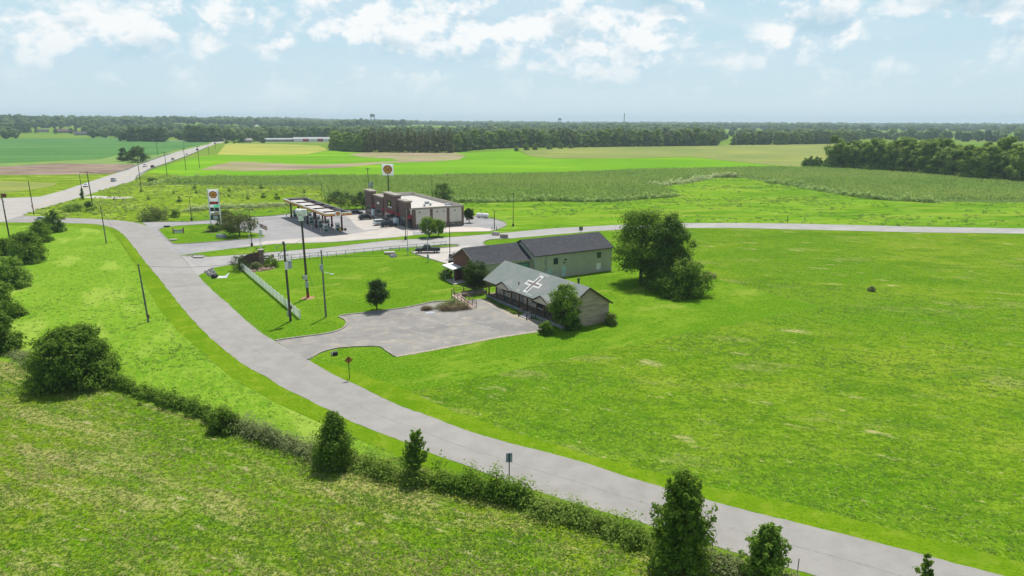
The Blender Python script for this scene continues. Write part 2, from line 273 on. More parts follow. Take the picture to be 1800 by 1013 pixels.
class MB:
    def __init__(s): s.v = []; s.f = []
    def add(s, vs, fs):
        b = len(s.v); s.v += [tuple(v) for v in vs]; s.f += [tuple(i+b for i in f) for f in fs]; return s
    def box(s, x0, x1, y0, y1, z0, z1):
        return s.add([(x0, y0, z0), (x1, y0, z0), (x1, y1, z0), (x0, y1, z0), (x0, y0, z1), (x1, y0, z1), (x1, y1, z1), (x0, y1, z1)],
                     [(3, 2, 1, 0), (4, 5, 6, 7), (0, 1, 5, 4), (1, 2, 6, 5), (2, 3, 7, 6), (3, 0, 4, 7)])
    def cb(s, c, d): return s.box(c[0]-d[0]/2, c[0]+d[0]/2, c[1]-d[1]/2, c[1]+d[1]/2, c[2]-d[2]/2, c[2]+d[2]/2)
    def hexa(s, lo, hi):   # 4 lower points, 4 upper points
        return s.add(list(lo)+list(hi), [(3, 2, 1, 0), (4, 5, 6, 7), (0, 1, 5, 4), (1, 2, 6, 5), (2, 3, 7, 6), (3, 0, 4, 7)])
    def tube(s, pts, rad, n=8, cap=True):
        if not hasattr(rad, '__len__'): rad = [rad]*len(pts)
        pts = [Vector(p) for p in pts]; b = len(s.v)
        for i, p in enumerate(pts):
            t = (pts[min(i+1, len(pts)-1)]-pts[max(i-1, 0)]).normalized()
            a = t.orthogonal().normalized() if abs(t.z) < .95 else (Vector((1, 0, 0)) - t*t.x).normalized()
            c = t.cross(a)
            for j in range(n):
                q = 2*PI*j/n; s.v.append(tuple(p+a*(rad[i]*math.cos(q))+c*(rad[i]*math.sin(q))))
        for i in range(len(pts)-1):
            for j in range(n):
                s.f.append((b+i*n+j, b+i*n+(j+1) % n, b+(i+1)*n+(j+1) % n, b+(i+1)*n+j))
        if cap:
            s.f.append(tuple(b+j for j in reversed(range(n)))); s.f.append(tuple(b+(len(pts)-1)*n+j for j in range(n)))
        return s
    def cyl(s, x, y, z0, z1, r, n=12, r1=None): return s.tube([(x, y, z0), (x, y, z1)], [r, r1 if r1 is not None else r], n)
    def bar(s, a, b, w, h):
        """rectangular bar from a to b, w wide (horizontal), h high"""
        a = Vector(a); b = Vector(b); t = (b-a).normalized()
        sd = t.cross(Vector((0, 0, 1)))
        sd = sd.normalized() if sd.length > 1e-4 else Vector((1, 0, 0))
        up = sd.cross(t).normalized(); sd = sd*w/2; up = up*h/2
        return s.add([a-sd-up, a+sd-up, a+sd+up, a-sd+up, b-sd-up, b+sd-up, b+sd+up, b-sd+up],
                     [(0, 1, 2, 3), (7, 6, 5, 4), (4, 5, 1, 0), (5, 6, 2, 1), (6, 7, 3, 2), (7, 4, 0, 3)])
    def prism(s, poly, axis, d0, d1):
        """extrude a 2-d polygon: axis 'y' -> poly is (x,z); 'x' -> poly is (y,z); 'z' -> (x,y)"""
        def p(a, b, d): return {'y': (a, d, b), 'x': (d, a, b), 'z': (a, b, d)}[axis]
        n = len(poly)
        return s.add([p(a, b, d0) for a, b in poly]+[p(a, b, d1) for a, b in poly],
                     [tuple(reversed(range(n))), tuple(range(n, 2*n))]+[(i, (i+1) % n, (i+1) % n+n, i+n) for i in range(n)])
    def mesh(s, name):
        me = bpy.data.meshes.new(name); me.from_pydata(s.v, [], s.f)
        bm = bmesh.new(); bm.from_mesh(me); bmesh.ops.recalc_face_normals(bm, faces=bm.faces); bm.to_mesh(me); bm.free(); return me
    def build(s, name, m, parent=None, bevel=0., smooth=False, loc=None):
        o = obj(name, s.mesh(name), m, parent, smooth)
        if bevel:
            b = o.modifiers.new('bevel', 'BEVEL'); b.width = bevel; b.segments = 2; b.limit_method = 'ANGLE'
        if loc: o.location = loc
        return o

def np_mesh(name, V, F, tone=None):
    """quads/tris from numpy arrays; F (n,k); tone per face"""
    me = bpy.data.meshes.new(name); n, k_ = F.shape
    me.vertices.add(len(V)); me.vertices.foreach_set('co', np.ascontiguousarray(V, np.float32).ravel())
    me.loops.add(n*k_); me.loops.foreach_set('vertex_index', np.ascontiguousarray(F, np.int32).ravel())
    me.polygons.add(n); me.polygons.foreach_set('loop_start', np.arange(0, n*k_, k_, dtype=np.int32))
    me.update(calc_edges=True); me.validate()
    if tone is not None:
        a = me.attributes.new('tone', 'FLOAT', 'FACE'); a.data.foreach_set('value', np.ascontiguousarray(tone, np.float32))
    return me

def smooth_line(pts, n=6, closed=False):
    p = [np.array(q, float) for q in pts]; out = []
    N = len(p); rng = range(N if closed else N-1)
    for i in rng:
        g = (lambda j: p[j % N]) if closed else (lambda j: p[min(max(j, 0), N-1)])
        p0, p1, p2, p3 = g(i-1), g(i), g(i+1), g(i+2)
        for t in np.linspace(0, 1, n, endpoint=False):
            out.append(tuple(.5*((2*p1)+(-p0+p2)*t+(2*p0-5*p1+4*p2-p3)*t*t+(-p0+3*p1-3*p2+p3)*t**3)))
    if not closed: out.append(tuple(p[-1]))
    return out

def vnoise(x, y, sc, seed):          # smooth value noise
    g = np.random.default_rng(seed).uniform(-1, 1, (512, 512)); x = np.asarray(x)/sc+200; y = np.asarray(y)/sc+200; xi = np.floor(x).astype(int); yi = np.floor(y).astype(int); fx = x-xi; fy = y-yi
    fx = fx*fx*(3-2*fx); fy = fy*fy*(3-2*fy); q = lambda i, j: g[(xi+i) % 512, (yi+j) % 512]
    return (q(0, 0)*(1-fx)+q(1, 0)*fx)*(1-fy)+(q(0, 1)*(1-fx)+q(1, 1)*fx)*fy
def inside(pts, poly):
    x, y = pts[:, 0], pts[:, 1]; r = np.zeros(len(pts), bool); n = len(poly); j = n-1
    for i in range(n):
        xi, yi = poly[i]; xj, yj = poly[j]
        c = ((yi > y) != (yj > y)) & (x < (xj-xi)*(y-yi)/((yj-yi) if yj != yi else 1e-9)+xi)
        r ^= c; j = i
    return r

def sheet(name, poly, z, m, kind='structure'):
    bm = bmesh.new()
    vs = [bm.verts.new((x, y, z)) for x, y in poly]
    f = bm.faces.new(vs); bm.normal_update()
    if f.normal.z < 0: f.normal_flip()
    bmesh.ops.triangulate(bm, faces=[f]); me = bpy.data.meshes.new(name); bm.to_mesh(me); bm.free()
    o = obj(name, me, m); o['kind'] = kind; return o

def ribbon(name, line, w, z, m, h=0., parent=None, kind='structure', zfun=None):
    """flat strip (h=0) or low solid (kerb) along a line"""
    L = [np.array(q, float) for q in line]; mb = MB(); vs = []
    for i, p in enumerate(L):
        t = L[min(i+1, len(L)-1)]-L[max(i-1, 0)]; t /= (np.linalg.norm(t)+1e-9); nrm = np.array([-t[1], t[0]])
        zz = z + (zfun(p[0], p[1]) if zfun else 0)
        a = p+nrm*w/2; b = p-nrm*w/2
        vs += [(a[0], a[1], zz), (b[0], b[1], zz)] if not h else [(a[0], a[1], zz), (a[0], a[1], zz+h), (b[0], b[1], zz+h), (b[0], b[1], zz)]
    k_ = 2 if not h else 4
    fs = []
    for i in range(len(L)-1):
        a = i*k_; b = a+k_
        if not h: fs.append((a, a+1, b+1, b))
        else: fs += [(a+j, a+j+1, b+j+1, b+j) for j in range(3)]
    mb.add(vs, fs); o = mb.build(name, m, parent)
    if kind: o['kind'] = kind
    return o

def text(name, body, size, m, parent, loc, rot=(PI/2, 0, 0), depth=.02, stretch=1.):
    cu = bpy.data.curves.new(name, 'FONT'); cu.body = body; cu.size = size; cu.extrude = depth; cu.align_x = 'CENTER'; cu.align_y = 'CENTER'
    t = link(bpy.data.objects.new(name, cu)); dg = bpy.context.evaluated_depsgraph_get(); dg.update()
    me = bpy.data.meshes.new_from_object(t.evaluated_get(dg)); bpy.data.objects.remove(t)
    o = obj(name, me, m, parent); o.location = loc; o.rotation_euler = rot; o.scale = (stretch, 1, 1); return o

# ------------------------------------------------------------------ the setting: land, fields, roads
def sstep(a, b, x):
    t = min(1, max(0, (x-a)/(b-a))); return t*t*(3-2*t)
def hill(x, y):
    r = math.hypot(x, y)
    if r < 1450 or y <= 0: return 0.
    px = 900+1200*x/y
    A = 6+14*(1-sstep(520, 900, px))
    w = 1+.22*math.sin(x*.0041+1.3)+.16*math.sin(x*.0093+y*.002)
    return A*w*sstep(1450, 2300, r)
def build_ground():
    rad = [0, 60]+[60*1.16**i for i in range(1, 36)]; rad = [q for q in rad if q < 9300]+[9300]
    n = 144; vs = [(0, 0, 0)]; fs = []
    for q in rad[1:]:
        for j in range(n):
            a = 2*PI*j/n; x, y = q*math.sin(a), q*math.cos(a); vs.append((x, y, hill(x, y)))
    for j in range(n): fs.append((0, 1+(j+1) % n, 1+j))
    for i in range(len(rad)-2):
        b = 1+i*n
        for j in range(n): fs.append((b+j, b+(j+1) % n, b+n+(j+1) % n, b+n+j))
    o = MB().add(vs, fs).build('ground', m_farland); o['kind'] = 'structure'
build_ground()

road_hi = [(40, 379), (110, 383), (175, 385.5), (235, 391), (272, 404), (300, 426), (318, 450), (348, 484), (364.5, 502.6), (395.6, 530), (424.5, 556), (453, 580.6), (482, 599), (541.5, 632.6), (586, 658.6), (638, 682), (697, 711), (763, 735), (829, 760), (927, 787), (1017, 811), (1150, 853), (1250, 881), (1400, 919), (1500, 943), (1600, 970), (1760, 1012), (1900, 1050), (2150, 1110)]
road_lo = [(0, 391), (87, 392), (162, 394), (195, 400), (214, 410), (232, 430), (254, 459), (280, 489.6), (309, 527), (338, 562), (367, 591), (395.6, 616.7), (424, 638), (459, 658.6), (500, 682), (585, 724), (631, 747), (704, 774), (763, 798), (829, 823), (894, 848), (993, 878), (1067, 903), (1133, 921), (1253, 960), (1330, 983), (1400, 1003), (1520, 1040), (1700, 1095), (1900, 1150)]
RH, RL = smooth_line(P(road_hi)), smooth_line(P(road_lo))
def ragged(line, amp, step, seed):
    r_ = np.random.default_rng(seed); L = np.array(line); d = np.r_[0, np.cumsum(np.linalg.norm(np.diff(L, axis=0), axis=1))]; s = np.arange(0, d[-1], step)
    x = np.interp(s, d, L[:, 0]); y = np.interp(s, d, L[:, 1]); q = r_.normal(0, amp, len(s)); q = q+np.convolve(q, np.ones(5)/3, 'same')
    tx, ty = np.gradient(x), np.gradient(y); n = np.hypot(tx, ty)+1e-9
    return [(float(a), float(b)) for a, b in zip(x-ty/n*q, y+tx/n*q)]
ROAD = ragged(RH, .035, .8, 1) + ragged(RL, .035, .8, 2)[::-1]
HWY_A, HWY_B = P([(-700, 368), (-300, 357), (0, 349), (70, 346), (112, 335), (150, 322), (200, 306), (240, 291), (275, 279), (312, 267), (345, 259), (376, 251.5)]), P([(-500, 402), (-200, 396), (0, 391), (40, 379), (75, 366), (125, 352), (175, 336), (232, 319), (265, 297), (300, 285), (337, 271), (370, 257), (384, 251)])
HWY = HWY_A + HWY_B[::-1]
SIDE = P([(318, 449), (367, 452), (453, 446), (569, 436), (684, 423), (780, 418), (872, 411), (968, 402), (1026, 399), (1086, 395.7), (1193, 392.5), (1300, 392.4), (1401, 393.5), (1603, 398.6), (1800, 402), (2100, 409),
          (2100, 421), (1800, 411), (1603, 408.6), (1401, 403.5), (1300, 401), (1193, 401), (1086, 404.5), (1054, 406), (982, 412), (896, 419.7), (866, 421), (853, 424), (849, 428), (856, 433), (870, 436), (850, 470), (800, 476), (784, 464), (723, 443.5), (760, 437), (795, 434.5), (806, 433), (805, 431), (783, 430.5), (684, 437.5), (598, 447.7), (482, 459), (404, 466), (375, 471), (348, 485)])
STORE = P([(250, 391), (337, 390), (370, 387.5), (480, 380), (501, 377.5), (586, 371), (649, 368), (800, 367), (832, 380.7), (867, 385), (886, 391), (890, 395.5), (884, 400), (874, 404), (860, 407), (797, 408.5), (723, 414), (691, 418), (586, 426), (480, 429.5), (400, 438), (319, 450), (300, 440), (285, 420), (262, 400)])
ISLAND = P([(277.5, 404), (300, 399), (362, 394.5), (386, 396), (407, 405), (440, 409), (462, 413), (465, 417), (448, 419.5), (400, 423.5), (350, 427.5), (313, 429.5), (300, 426.5)])
STRIP = P([(316, 449.5), (345, 445), (400, 438.5), (480, 430), (586, 426.5), (691, 418.5), (723, 414.4), (797, 409), (868, 407.3), (876, 410.5), (780, 417.3), (684, 422.3), (569, 435.3), (453, 445.2), (372, 451), (345, 451)])
LOT = P([(484, 599.5), (525.6, 593.6), (569, 588), (598, 580.6), (609, 571), (607, 563), (598, 556), (647, 550), (713, 541.6), (765, 531), (800, 531), (850, 525), (868, 536), (907, 556), (957, 569), (950, 583), (855, 598), (760, 617), (696, 628), (679, 617), (667, 610), (641, 609.5), (598, 612), (569, 618.5), (549, 628), (541.5, 633)])
LAWN = P([(348, 485), (375, 471.5), (404, 466.5), (482, 459.5), (598, 448.2), (684, 438), (783, 431), (723, 443), (784, 464.5), (800, 476), (850, 470), (870, 436), (856, 433), (849, 428), (853, 424), (896, 420), (982, 412.5), (1054, 406.5), (1100, 410), (1244, 487), (1448, 541), (1200, 588), (960, 640), (716, 689), (697, 711.5), (638, 682.5), (586, 659), (541, 633.5), (482, 600), (395, 531), (364, 503.5)])
VERGE_R = P([(541, 633), (600, 645), (717, 687), (796, 723), (894, 757), (993, 786), (1033, 800), (1160, 832), (1233, 853), (1367, 880), (1500, 913), (1650, 951), (1800, 990), (2000, 1040), (2000, 1080), (1760, 1013), (1600, 970.5), (1500, 943.5), (1400, 919.5), (1250, 881.5), (1150, 853.5), (1017, 811.5), (927, 787.5), (829, 760.5), (763, 735.5), (697, 711.5), (638, 682.5), (586, 659)])
VERGE_L = P([(0, 391.5), (87, 392.5), (162, 394.5), (195, 400.5), (214, 410.5), (232, 430.5), (254, 459.5), (280, 490), (309, 527.5), (338, 562.5), (395.6, 617), (459, 659), (500, 682.5), (585, 724.5), (631, 747.5), (704, 774.5), (763, 798.5), (829, 823.5), (894, 848.5), (993, 878.5), (1133, 921.5), (1253, 960.5), (1400, 1003.5), (1700, 1095), (1620, 1095), (1380, 1012), (1240, 969), (1120, 932), (1000, 897), (900, 868), (800, 838), (700, 803), (640, 777), (571, 747), (489, 710), (408, 665), (334, 600), (315, 585), (280, 544), (255, 500), (236, 465), (212, 428), (191, 405), (116, 396.5), (0, 396)])
MEADOW_R = P([(717, 686), (960, 639), (1200, 587.5), (1448, 540.5), (1244, 486.5), (1100, 409.5), (1193, 401.5), (1401, 404), (1603, 409), (1800, 411.5), (2300, 424), (2900, 500), (3000, 900), (2300, 1110), (2000, 1040), (1800, 990), (1500, 913), (1367, 880), (1233, 853), (1033, 800), (894, 757), (796, 723)])
HAY = P([(-600, 399), (116, 397), (191, 405.5), (212, 428.5), (236, 465.5), (255, 500.5), (280, 544.5), (334, 600.5), (408, 665.5), (489, 710.5), (571, 747.5), (700, 803.5), (900, 868.5), (1120, 932.5), (1380, 1013), (1700, 1110), (1700, 1350), (-1500, 1350), (-1500, 700)])
N_MEADOW = P([(832, 380), (800, 366), (649, 367), (649, 350), (780, 356.5), (953, 352.5), (1069, 353.5), (1193, 345), (1150, 330), (1237, 312), (1300, 312), (1350, 319), (1450, 335.5), (1512, 345.5), (1625, 354.5), (1800, 356.5), (2400, 366), (2400, 430), (2100, 408.5), (1800, 401.5), (1603, 398), (1401, 393), (1300, 391.9), (1193, 392), (1086, 395.2), (1026, 398.5), (968, 401.5), (876, 409), (868, 406.5), (890, 396), (867, 384.7)])
WEEDY = P([(75, 366), (125, 352), (175, 336), (232, 319), (255, 304), (350, 312), (480, 327), (564, 327.5), (570, 350), (655, 350), (649, 367.5), (586, 370.5), (501, 377), (480, 379.5), (370, 387), (337, 389.5), (250, 390.5), (235, 390.5), (175, 385), (110, 382.5), (42, 378.5)])
N_LAWN = P([(370, 386.5), (480, 379), (501, 376.5), (586, 370), (649, 367), (649, 360), (500, 366), (400, 371), (345, 378), (300, 388)])
SOY = P([(-500, 232), (0, 237), (225, 241), (295, 247), (375, 247.5), (370, 251), (310, 264), (275, 272.5), (207, 272.5), (175, 280), (0, 287), (-500, 300)])
SOIL = P([(-500, 300), (0, 293.5), (100, 287.5), (235, 289), (240, 290.3), (217, 299), (195, 306), (87, 307.5), (0, 308), (-500, 316)])
STRIP_Y = P([(-500, 325), (0, 318), (100, 322), (95, 327), (60, 333), (0, 340), (-500, 352)])
W_VERGE = P([(-500, 352), (0, 340.5), (60, 333.5), (95, 327.5), (100, 322.5), (-500, 325.5), (-500, 316.5), (0, 308.5), (195, 306.5), (217, 299.5), (200, 306), (150, 322), (112, 335), (70, 346), (0, 348.5), (-500, 360)])
SOYEDGE = P([(-500, 300.5), (0, 287.5), (175, 280.5), (207, 273), (275, 273), (310, 265), (370, 251.5), (312, 267), (275, 279), (240, 290), (100, 287), (0, 293), (-500, 299.7)])
YEL = P([(398, 252), (500, 254), (560, 256), (578, 264), (540, 271.5), (440, 273), (382, 272)])
BRIGHT = P([(300, 289), (345, 276), (382, 272.5), (440, 273.5), (540, 272), (580, 264.5), (600, 264), (640, 268), (740, 270), (830, 269), (905, 264), (932, 275.5), (975, 279.5), (1100, 279), (1212, 276.5), (1350, 290.5), (1470, 294), (1460, 298), (1350, 297), (1150, 301), (1075, 304), (900, 309.5), (754, 312), (585, 312), (480, 314), (350, 311), (256, 304)])
STUB = P([(350, 299), (380, 290), (408, 284.5), (450, 285), (510, 289), (560, 290), (640, 286), (700, 283.5), (690, 279), (640, 276.5), (612, 272), (640, 268.5), (700, 267.5), (800, 268.5), (820, 274), (806, 281), (760, 284.5), (690, 286.5), (600, 295), (520, 299), (430, 301)])
OLIVE = P([(915, 264), (1055, 258.5), (1200, 255.5), (1265, 255), (1350, 254), (1480, 253), (1475, 262), (1462, 297), (1350, 290), (1212, 276), (1100, 278.5), (975, 279), (932, 275)])
CORN = P([(285, 325), (350, 316), (480, 315), (585, 313), (754, 313), (900, 310), (1075, 304.5), (1150, 301.5), (1350, 297.5), (1462, 298.5), (1600, 306.5), (1800, 322), (2300, 345), (2300, 366), (1800, 356), (1625, 354), (1512, 345), (1450, 335), (1350, 319), (1300, 312), (1237, 312), (1150, 328), (1193, 344.5), (1069, 353), (953, 352), (780, 356), (640, 351), (571, 349), (565, 327), (480, 326.5)])

sheet('hay_meadow', HAY, .004, m_hay); GREEN = P([(-600, 399), (116, 397), (191, 405.5), (212, 428.5), (236, 465.5), (255, 500.5), (280, 544.5), (334, 600.5), (408, 665.5), (489, 710.5), (571, 747.5), (700, 803.5), (640, 812), (580, 808), (410, 760), (190, 684), (60, 648), (0, 634), (-400, 560)])
sheet('light_meadow', GREEN, .010, m_green); sheet('rough_meadow', MEADOW_R, .006, m_meadow); sheet('north_meadow', N_MEADOW, .008, mat('north_meadow_grass', (0.116, 0.246, 0.0099), (0.152, 0.284, 0.0154), .03, .95, 1.2, 2, 0, layers=[(.2, .46, .66, (0.186, 0.332, 0.0220), .65, (.35, 1, 1)), (.7, .47, .68, (0.073, 0.187, 0.0077), .7, (.35, 1, 1)), (2.2, .5, .7, (0.176, 0.321, 0.0165), .5), (.05, .46, .58, (0.083, 0.198, 0.0077), .75, (.4, 1, 1)), (.09, .5, .60, (0.211, 0.294, 0.0275), .7, (.35, 1, 1), R(8)), (.3, .52, .62, (0.235, 0.342, 0.0495), .6, (.3, 1, 1), R(5))]))
sheet('weedy_meadow', WEEDY, .010, m_weed); sheet('shop_lawn', N_LAWN, .016, m_lawn)
sheet('soybean_field', SOY, .03, m_soy); sheet('field_margin', SOYEDGE, .026, mat('field_margin_grass', (.125, .235, .03), (.18, .27, .05), .08, layers=[(.4, .5, .7, (.09, .18, .02), .6)]))
sheet('ploughed_field', SOIL, .034, m_soil); sheet('ripening_strip', STRIP_Y, .03, m_olive); sheet('roadside_grass', W_VERGE, .022, m_weed)
sheet('ripening_field', YEL, .034, m_yellow); sheet('young_crop_field', BRIGHT, .03, m_bright); sheet('bare_field_patch', STUB, .06, m_stub); sheet('tasselled_field', OLIVE, .05, m_olive)
sheet('corn_field', CORN, .02, m_corn_floor)
sheet('church_lawn', ragged(LAWN+[LAWN[0]], .16, .7, 4), .012, m_lawn); sheet('road_verge', VERGE_R, .018, m_verge); sheet('meadow_verge', VERGE_L, .018, m_verge)
sheet('road', ROAD, .026, m_road); sheet('highway', HWY, .032, m_hwy); sheet('side_road', SIDE, .030, mat('side_road_asphalt', (.30, .29, .285), (.34, .33, .32), .3, .9, .2, 25, .15, layers=[(.12, .5, .68, (.44, .42, .40), .5, (.3, 1, 1), R(27)), (6, .5, .7, (.32, .31, .305), .4)]))
sheet('car_park', ragged(LOT+[LOT[0]], .08, .6, 3), .034, m_lot); sheet('forecourt', STORE, .036, m_store_lot)
sheet('forecourt_apron', P([(568, 416), (618, 411.5), (700, 399), (724, 404), (726, 414), (691, 417.5), (586, 425), (480, 429), (420, 434), (470, 424)]), .040, m_conc)
sheet('shop_apron', P([(595, 372), (648, 379), (700, 399.5), (640, 405), (626, 398), (615, 385)]), .040, m_conc)
sheet('shop_drive', P([(724, 407.5), (800, 399), (842, 400), (872, 404), (860, 406.5), (797, 408)]), .044, mat('rosy_concrete', (.50, .43, .39), (.55, .48, .43), .3, .9))
sheet('building_drive', P([(724, 443.5), (760, 438), (800, 435), (822, 433), (840, 436), (836, 462), (800, 475), (784, 464)]), .036, m_conc)
sheet('island_lawn', ISLAND, .10, m_lawn); sheet('verge_lawn', STRIP, .046, m_lawn)
# highway going on over the rise between the trees
h0, h1 = np.array(G(380, 251.3)), np.array(G(312, 275)); hd = (h0-h1)/np.linalg.norm(h0-h1)
hp = [tuple(h0+hd*t) for t in range(-20, 1900, 60)]
hp = [(x+ (y-h0[1])*.012*sstep(0, 600, y-h0[1]), y) for x, y in hp]
ribbon('highway', hp, 14, .05, m_hwy, zfun=hill)
ribbon('farm_lane', P([(330, 246), (300, 247.5), (378, 249.5)]), 8, .06, m_hwy)
ribbon('gravel_pad', P([(150, 346), (190, 347.5), (228, 348)]), 7, .03, m_conc)
ribbon('distant_road', P([(440, 250.5), (520, 250), (590, 250)]), 10, .07, m_hwy)

# kerbs, seams, painted lines
def kerb(pts, w=.22, h=.14, m=m_kerb, closed=False, n=5): return ribbon('kerb', smooth_line(pts+[pts[0]] if closed else pts, n), w, .02, m, h)
kerb(ISLAND, closed=True)
kerb(P([(484, 599.3), (525.6, 593.4), (569, 587.8), (598, 580.4), (609, 571), (607, 563), (598, 556), (647, 549.8), (713, 541.4), (765, 530.8), (798, 530)]), .25)
kerb(P([(541.5, 633), (549, 628.2), (569, 618.7), (598, 612.2), (641, 609.7), (667, 610.2), (679, 617.2), (694, 627.5)]), .2)
kerb(P([(896, 419.9), (866, 421.2), (853, 424.2), (849, 428), (856, 432.5), (870, 436)]), .2)
kerb(P([(684, 437.7), (783, 430.7), (805, 431), (806, 433), (795, 434.7), (760, 437.2), (723, 443.5), (784, 464.2)]), .2)
kerb(P([(832, 380.5), (867, 385), (886, 391), (890, 395.5), (884, 400), (874, 404)]), .25)
kerb(P([(235, 390.8), (250, 390.6), (337, 389.5), (370, 387), (480, 379.5), (501, 377), (586, 370.5), (640, 368)]), .25, .12, mat('dark_kerb', (.20, .18, .16), None, 1))
seam_mid = [((a[0]+b[0])/2, (a[1]+b[1])/2) for a, b in zip(*[smooth_line(P(q), 1) for q in (road_hi[8:14], road_lo[7:13])])]
cl = []
for t in np.linspace(.22, .97, 70):
    a = np.array(RH[int(t*(len(RH)-1))]); rl = np.array(RL); b = rl[np.argmin(((rl-a)**2).sum(1))]; cl.append(tuple(a*.47+b*.53))
ribbon('road_seam', cl, .10, .031, m_seam)
for a, b in (((290, 427), (352, 470)), ((300, 505), (366, 501.5)), ((395, 437), (366, 431)), ((358, 432), (361, 441))):
    ribbon('road_crack', P([a, ((a[0]+b[0])/2+2, (a[1]+b[1])/2-1), b]), .10, .050, m_seam)
def offset_mid(f): return smooth_line([tuple(np.array(a)*(1-f)+np.array(b)*f) for a, b in zip(P([(112, 335), (150, 322), (200, 306), (240, 291), (275, 279), (312, 267), (345, 259), (376, 251.5)]), P([(125, 352), (175, 336), (232, 319), (262, 300), (300, 285), (337, 271), (370, 257), (384, 251)]))], 4)
for f, m_ in ((.46, m_yline), (.53, m_yline), (.1, m_wline), (.9, m_wline), (.28, m_wline), (.72, m_wline)):
    ribbon('lane_line', offset_mid(f), .28 if m_ is m_yline else .16, .040, m_)
ribbon('lane_line', P([(0, 371), (60, 366), (112, 348)]), .3, .040, m_yline); ribbon('stop_line', P([(41, 385.5), (50, 382.5)]), .6, .05, m_wline)
for a, b in (((740, 560), (790, 572)), ((800, 556), (850, 568)), ((857, 543), (905, 560)), ((700, 575), (745, 588)), ((830, 590), (795, 583)), ((880, 583), (845, 572)), ((765, 601), (735, 595)), ((920, 574), (885, 562))):
    ribbon('parking_line', P([a, b]), .11, .042, m_wline)
for a, b in (((735, 606), (700, 596)), ((590, 606), (615, 612)), ((640, 553), (655, 558))):
    ribbon('parking_line', P([a, b]), .11, .042, m_yline)
ribbon('painted_symbol', P([(748, 550.5), (763, 549.5)]), .9, .042, mat('faded_blue_paint', (.33, .43, .55), (.36, .38, .40), 1.2))
ribbon('lot_edge_sand', P([(696, 627), (760, 616), (855, 597.2), (949, 582.3)]), .5, .038, m_gravel)
ribbon('lot_edge_sand', P([(852, 527), (907, 556.5), (957, 569)]), 1.3, .039, m_gravel)
for a, b, w in (((330, 449.8), (352, 451.5), 1.6), ((640, 380), (706, 402), 0)):
    if w: ribbon('gravel_apron', P([a, b]), w, .05, m_gravel)
for t in (0., .25, .5, .75, 1.):
    a = np.array(G(634, 380)); b = np.array(G(690, 403)); p = a+(b-a)*t; ribbon('parking_line', [tuple(p), tuple(p+np.array((-4.5, -2.4)))], .12, .046, m_wline)
ribbon('forecourt_line', P([(478, 424.5), (500, 424), (570, 416.5)]), .18, .046, m_wline)

# ------------------------------------------------------------------ vegetation
def leaves_np(rng, cen, rad, n, size, up=.35, aspect=.55, droop=0.):
    """n bent leaf shapes spread through ellipsoid clumps (cen (k,3), rad (k,3)); returns V,F,tone"""
    cen = np.asarray(cen, float); rad = np.asarray(rad, float); k_ = len(cen)
    w = (rad[:, 0]*rad[:, 1]*rad[:, 2])**.48; idx = rng.choice(k_, n, p=w/w.sum())
    d = rng.normal(size=(n, 3)); d /= np.linalg.norm(d, axis=1)[:, None]
    rr = np.abs(rng.normal(.78, .30, n))
    p = cen[idx]+d*rr[:, None]*rad[idx]
    nr = d*1.0+rng.normal(size=(n, 3))*.42+np.array([0, 0, up+.25]); nr /= np.linalg.norm(nr, axis=1)[:, None]
    t = np.cross(nr, rng.normal(size=(n, 3))); t /= np.linalg.norm(t, axis=1)[:, None]
    t[:, 2] -= droop; t /= np.linalg.norm(t, axis=1)[:, None]
    b = np.cross(nr, t); s = size*rng.uniform(.6, 1.35, n)[:, None]
    bend = nr*s*.16
    V = np.empty((n, 4, 3)); V[:, 0] = p-t*s*.5; V[:, 1] = p+b*s*aspect*.5+bend; V[:, 2] = p+t*s*.5; V[:, 3] = p-b*s*aspect*.5+bend
    F = np.arange(n*4).reshape(n, 4)
    tone = np.clip(rng.uniform(0, 1, k_)[idx]*.75+rng.normal(0, .16, n), 0, 1)
    return V.reshape(-1, 3), F, tone

_cs = []
for ax in range(3):
    for sg in (-1, 1):
        for i in range(2):
            for j in range(2):
                q = []
                for (a, b) in ((i-1, j-1), (i, j-1), (i, j), (i-1, j)):
                    v = [0, 0, 0]; v[ax] = sg; v[(ax+1) % 3] = a; v[(ax+2) % 3] = b*sg; v = np.array(v, float); q.append(v/np.linalg.norm(v))
                _cs.append(q)
_cs = np.array(_cs)                                       # (24,4,3) a small round hull
def cores_np(rng, cen, rad, f):
    cen = np.asarray(cen); rad = np.asarray(rad); k_ = len(cen)
    lump = 1+.14*np.sin(_cs[None, :, :, 0]*4+np.arange(k_)[:, None, None]*1.7)*np.cos(_cs[None, :, :, 2]*5+np.arange(k_)[:, None, None])
    V = cen[:, None, None, :]+_cs[None]*lump[..., None]*rad[:, None, None, :]*f
    return V.reshape(-1, 3), np.arange(k_*96).reshape(-1, 4), np.repeat(rng.uniform(.1, .8, k_), 24)
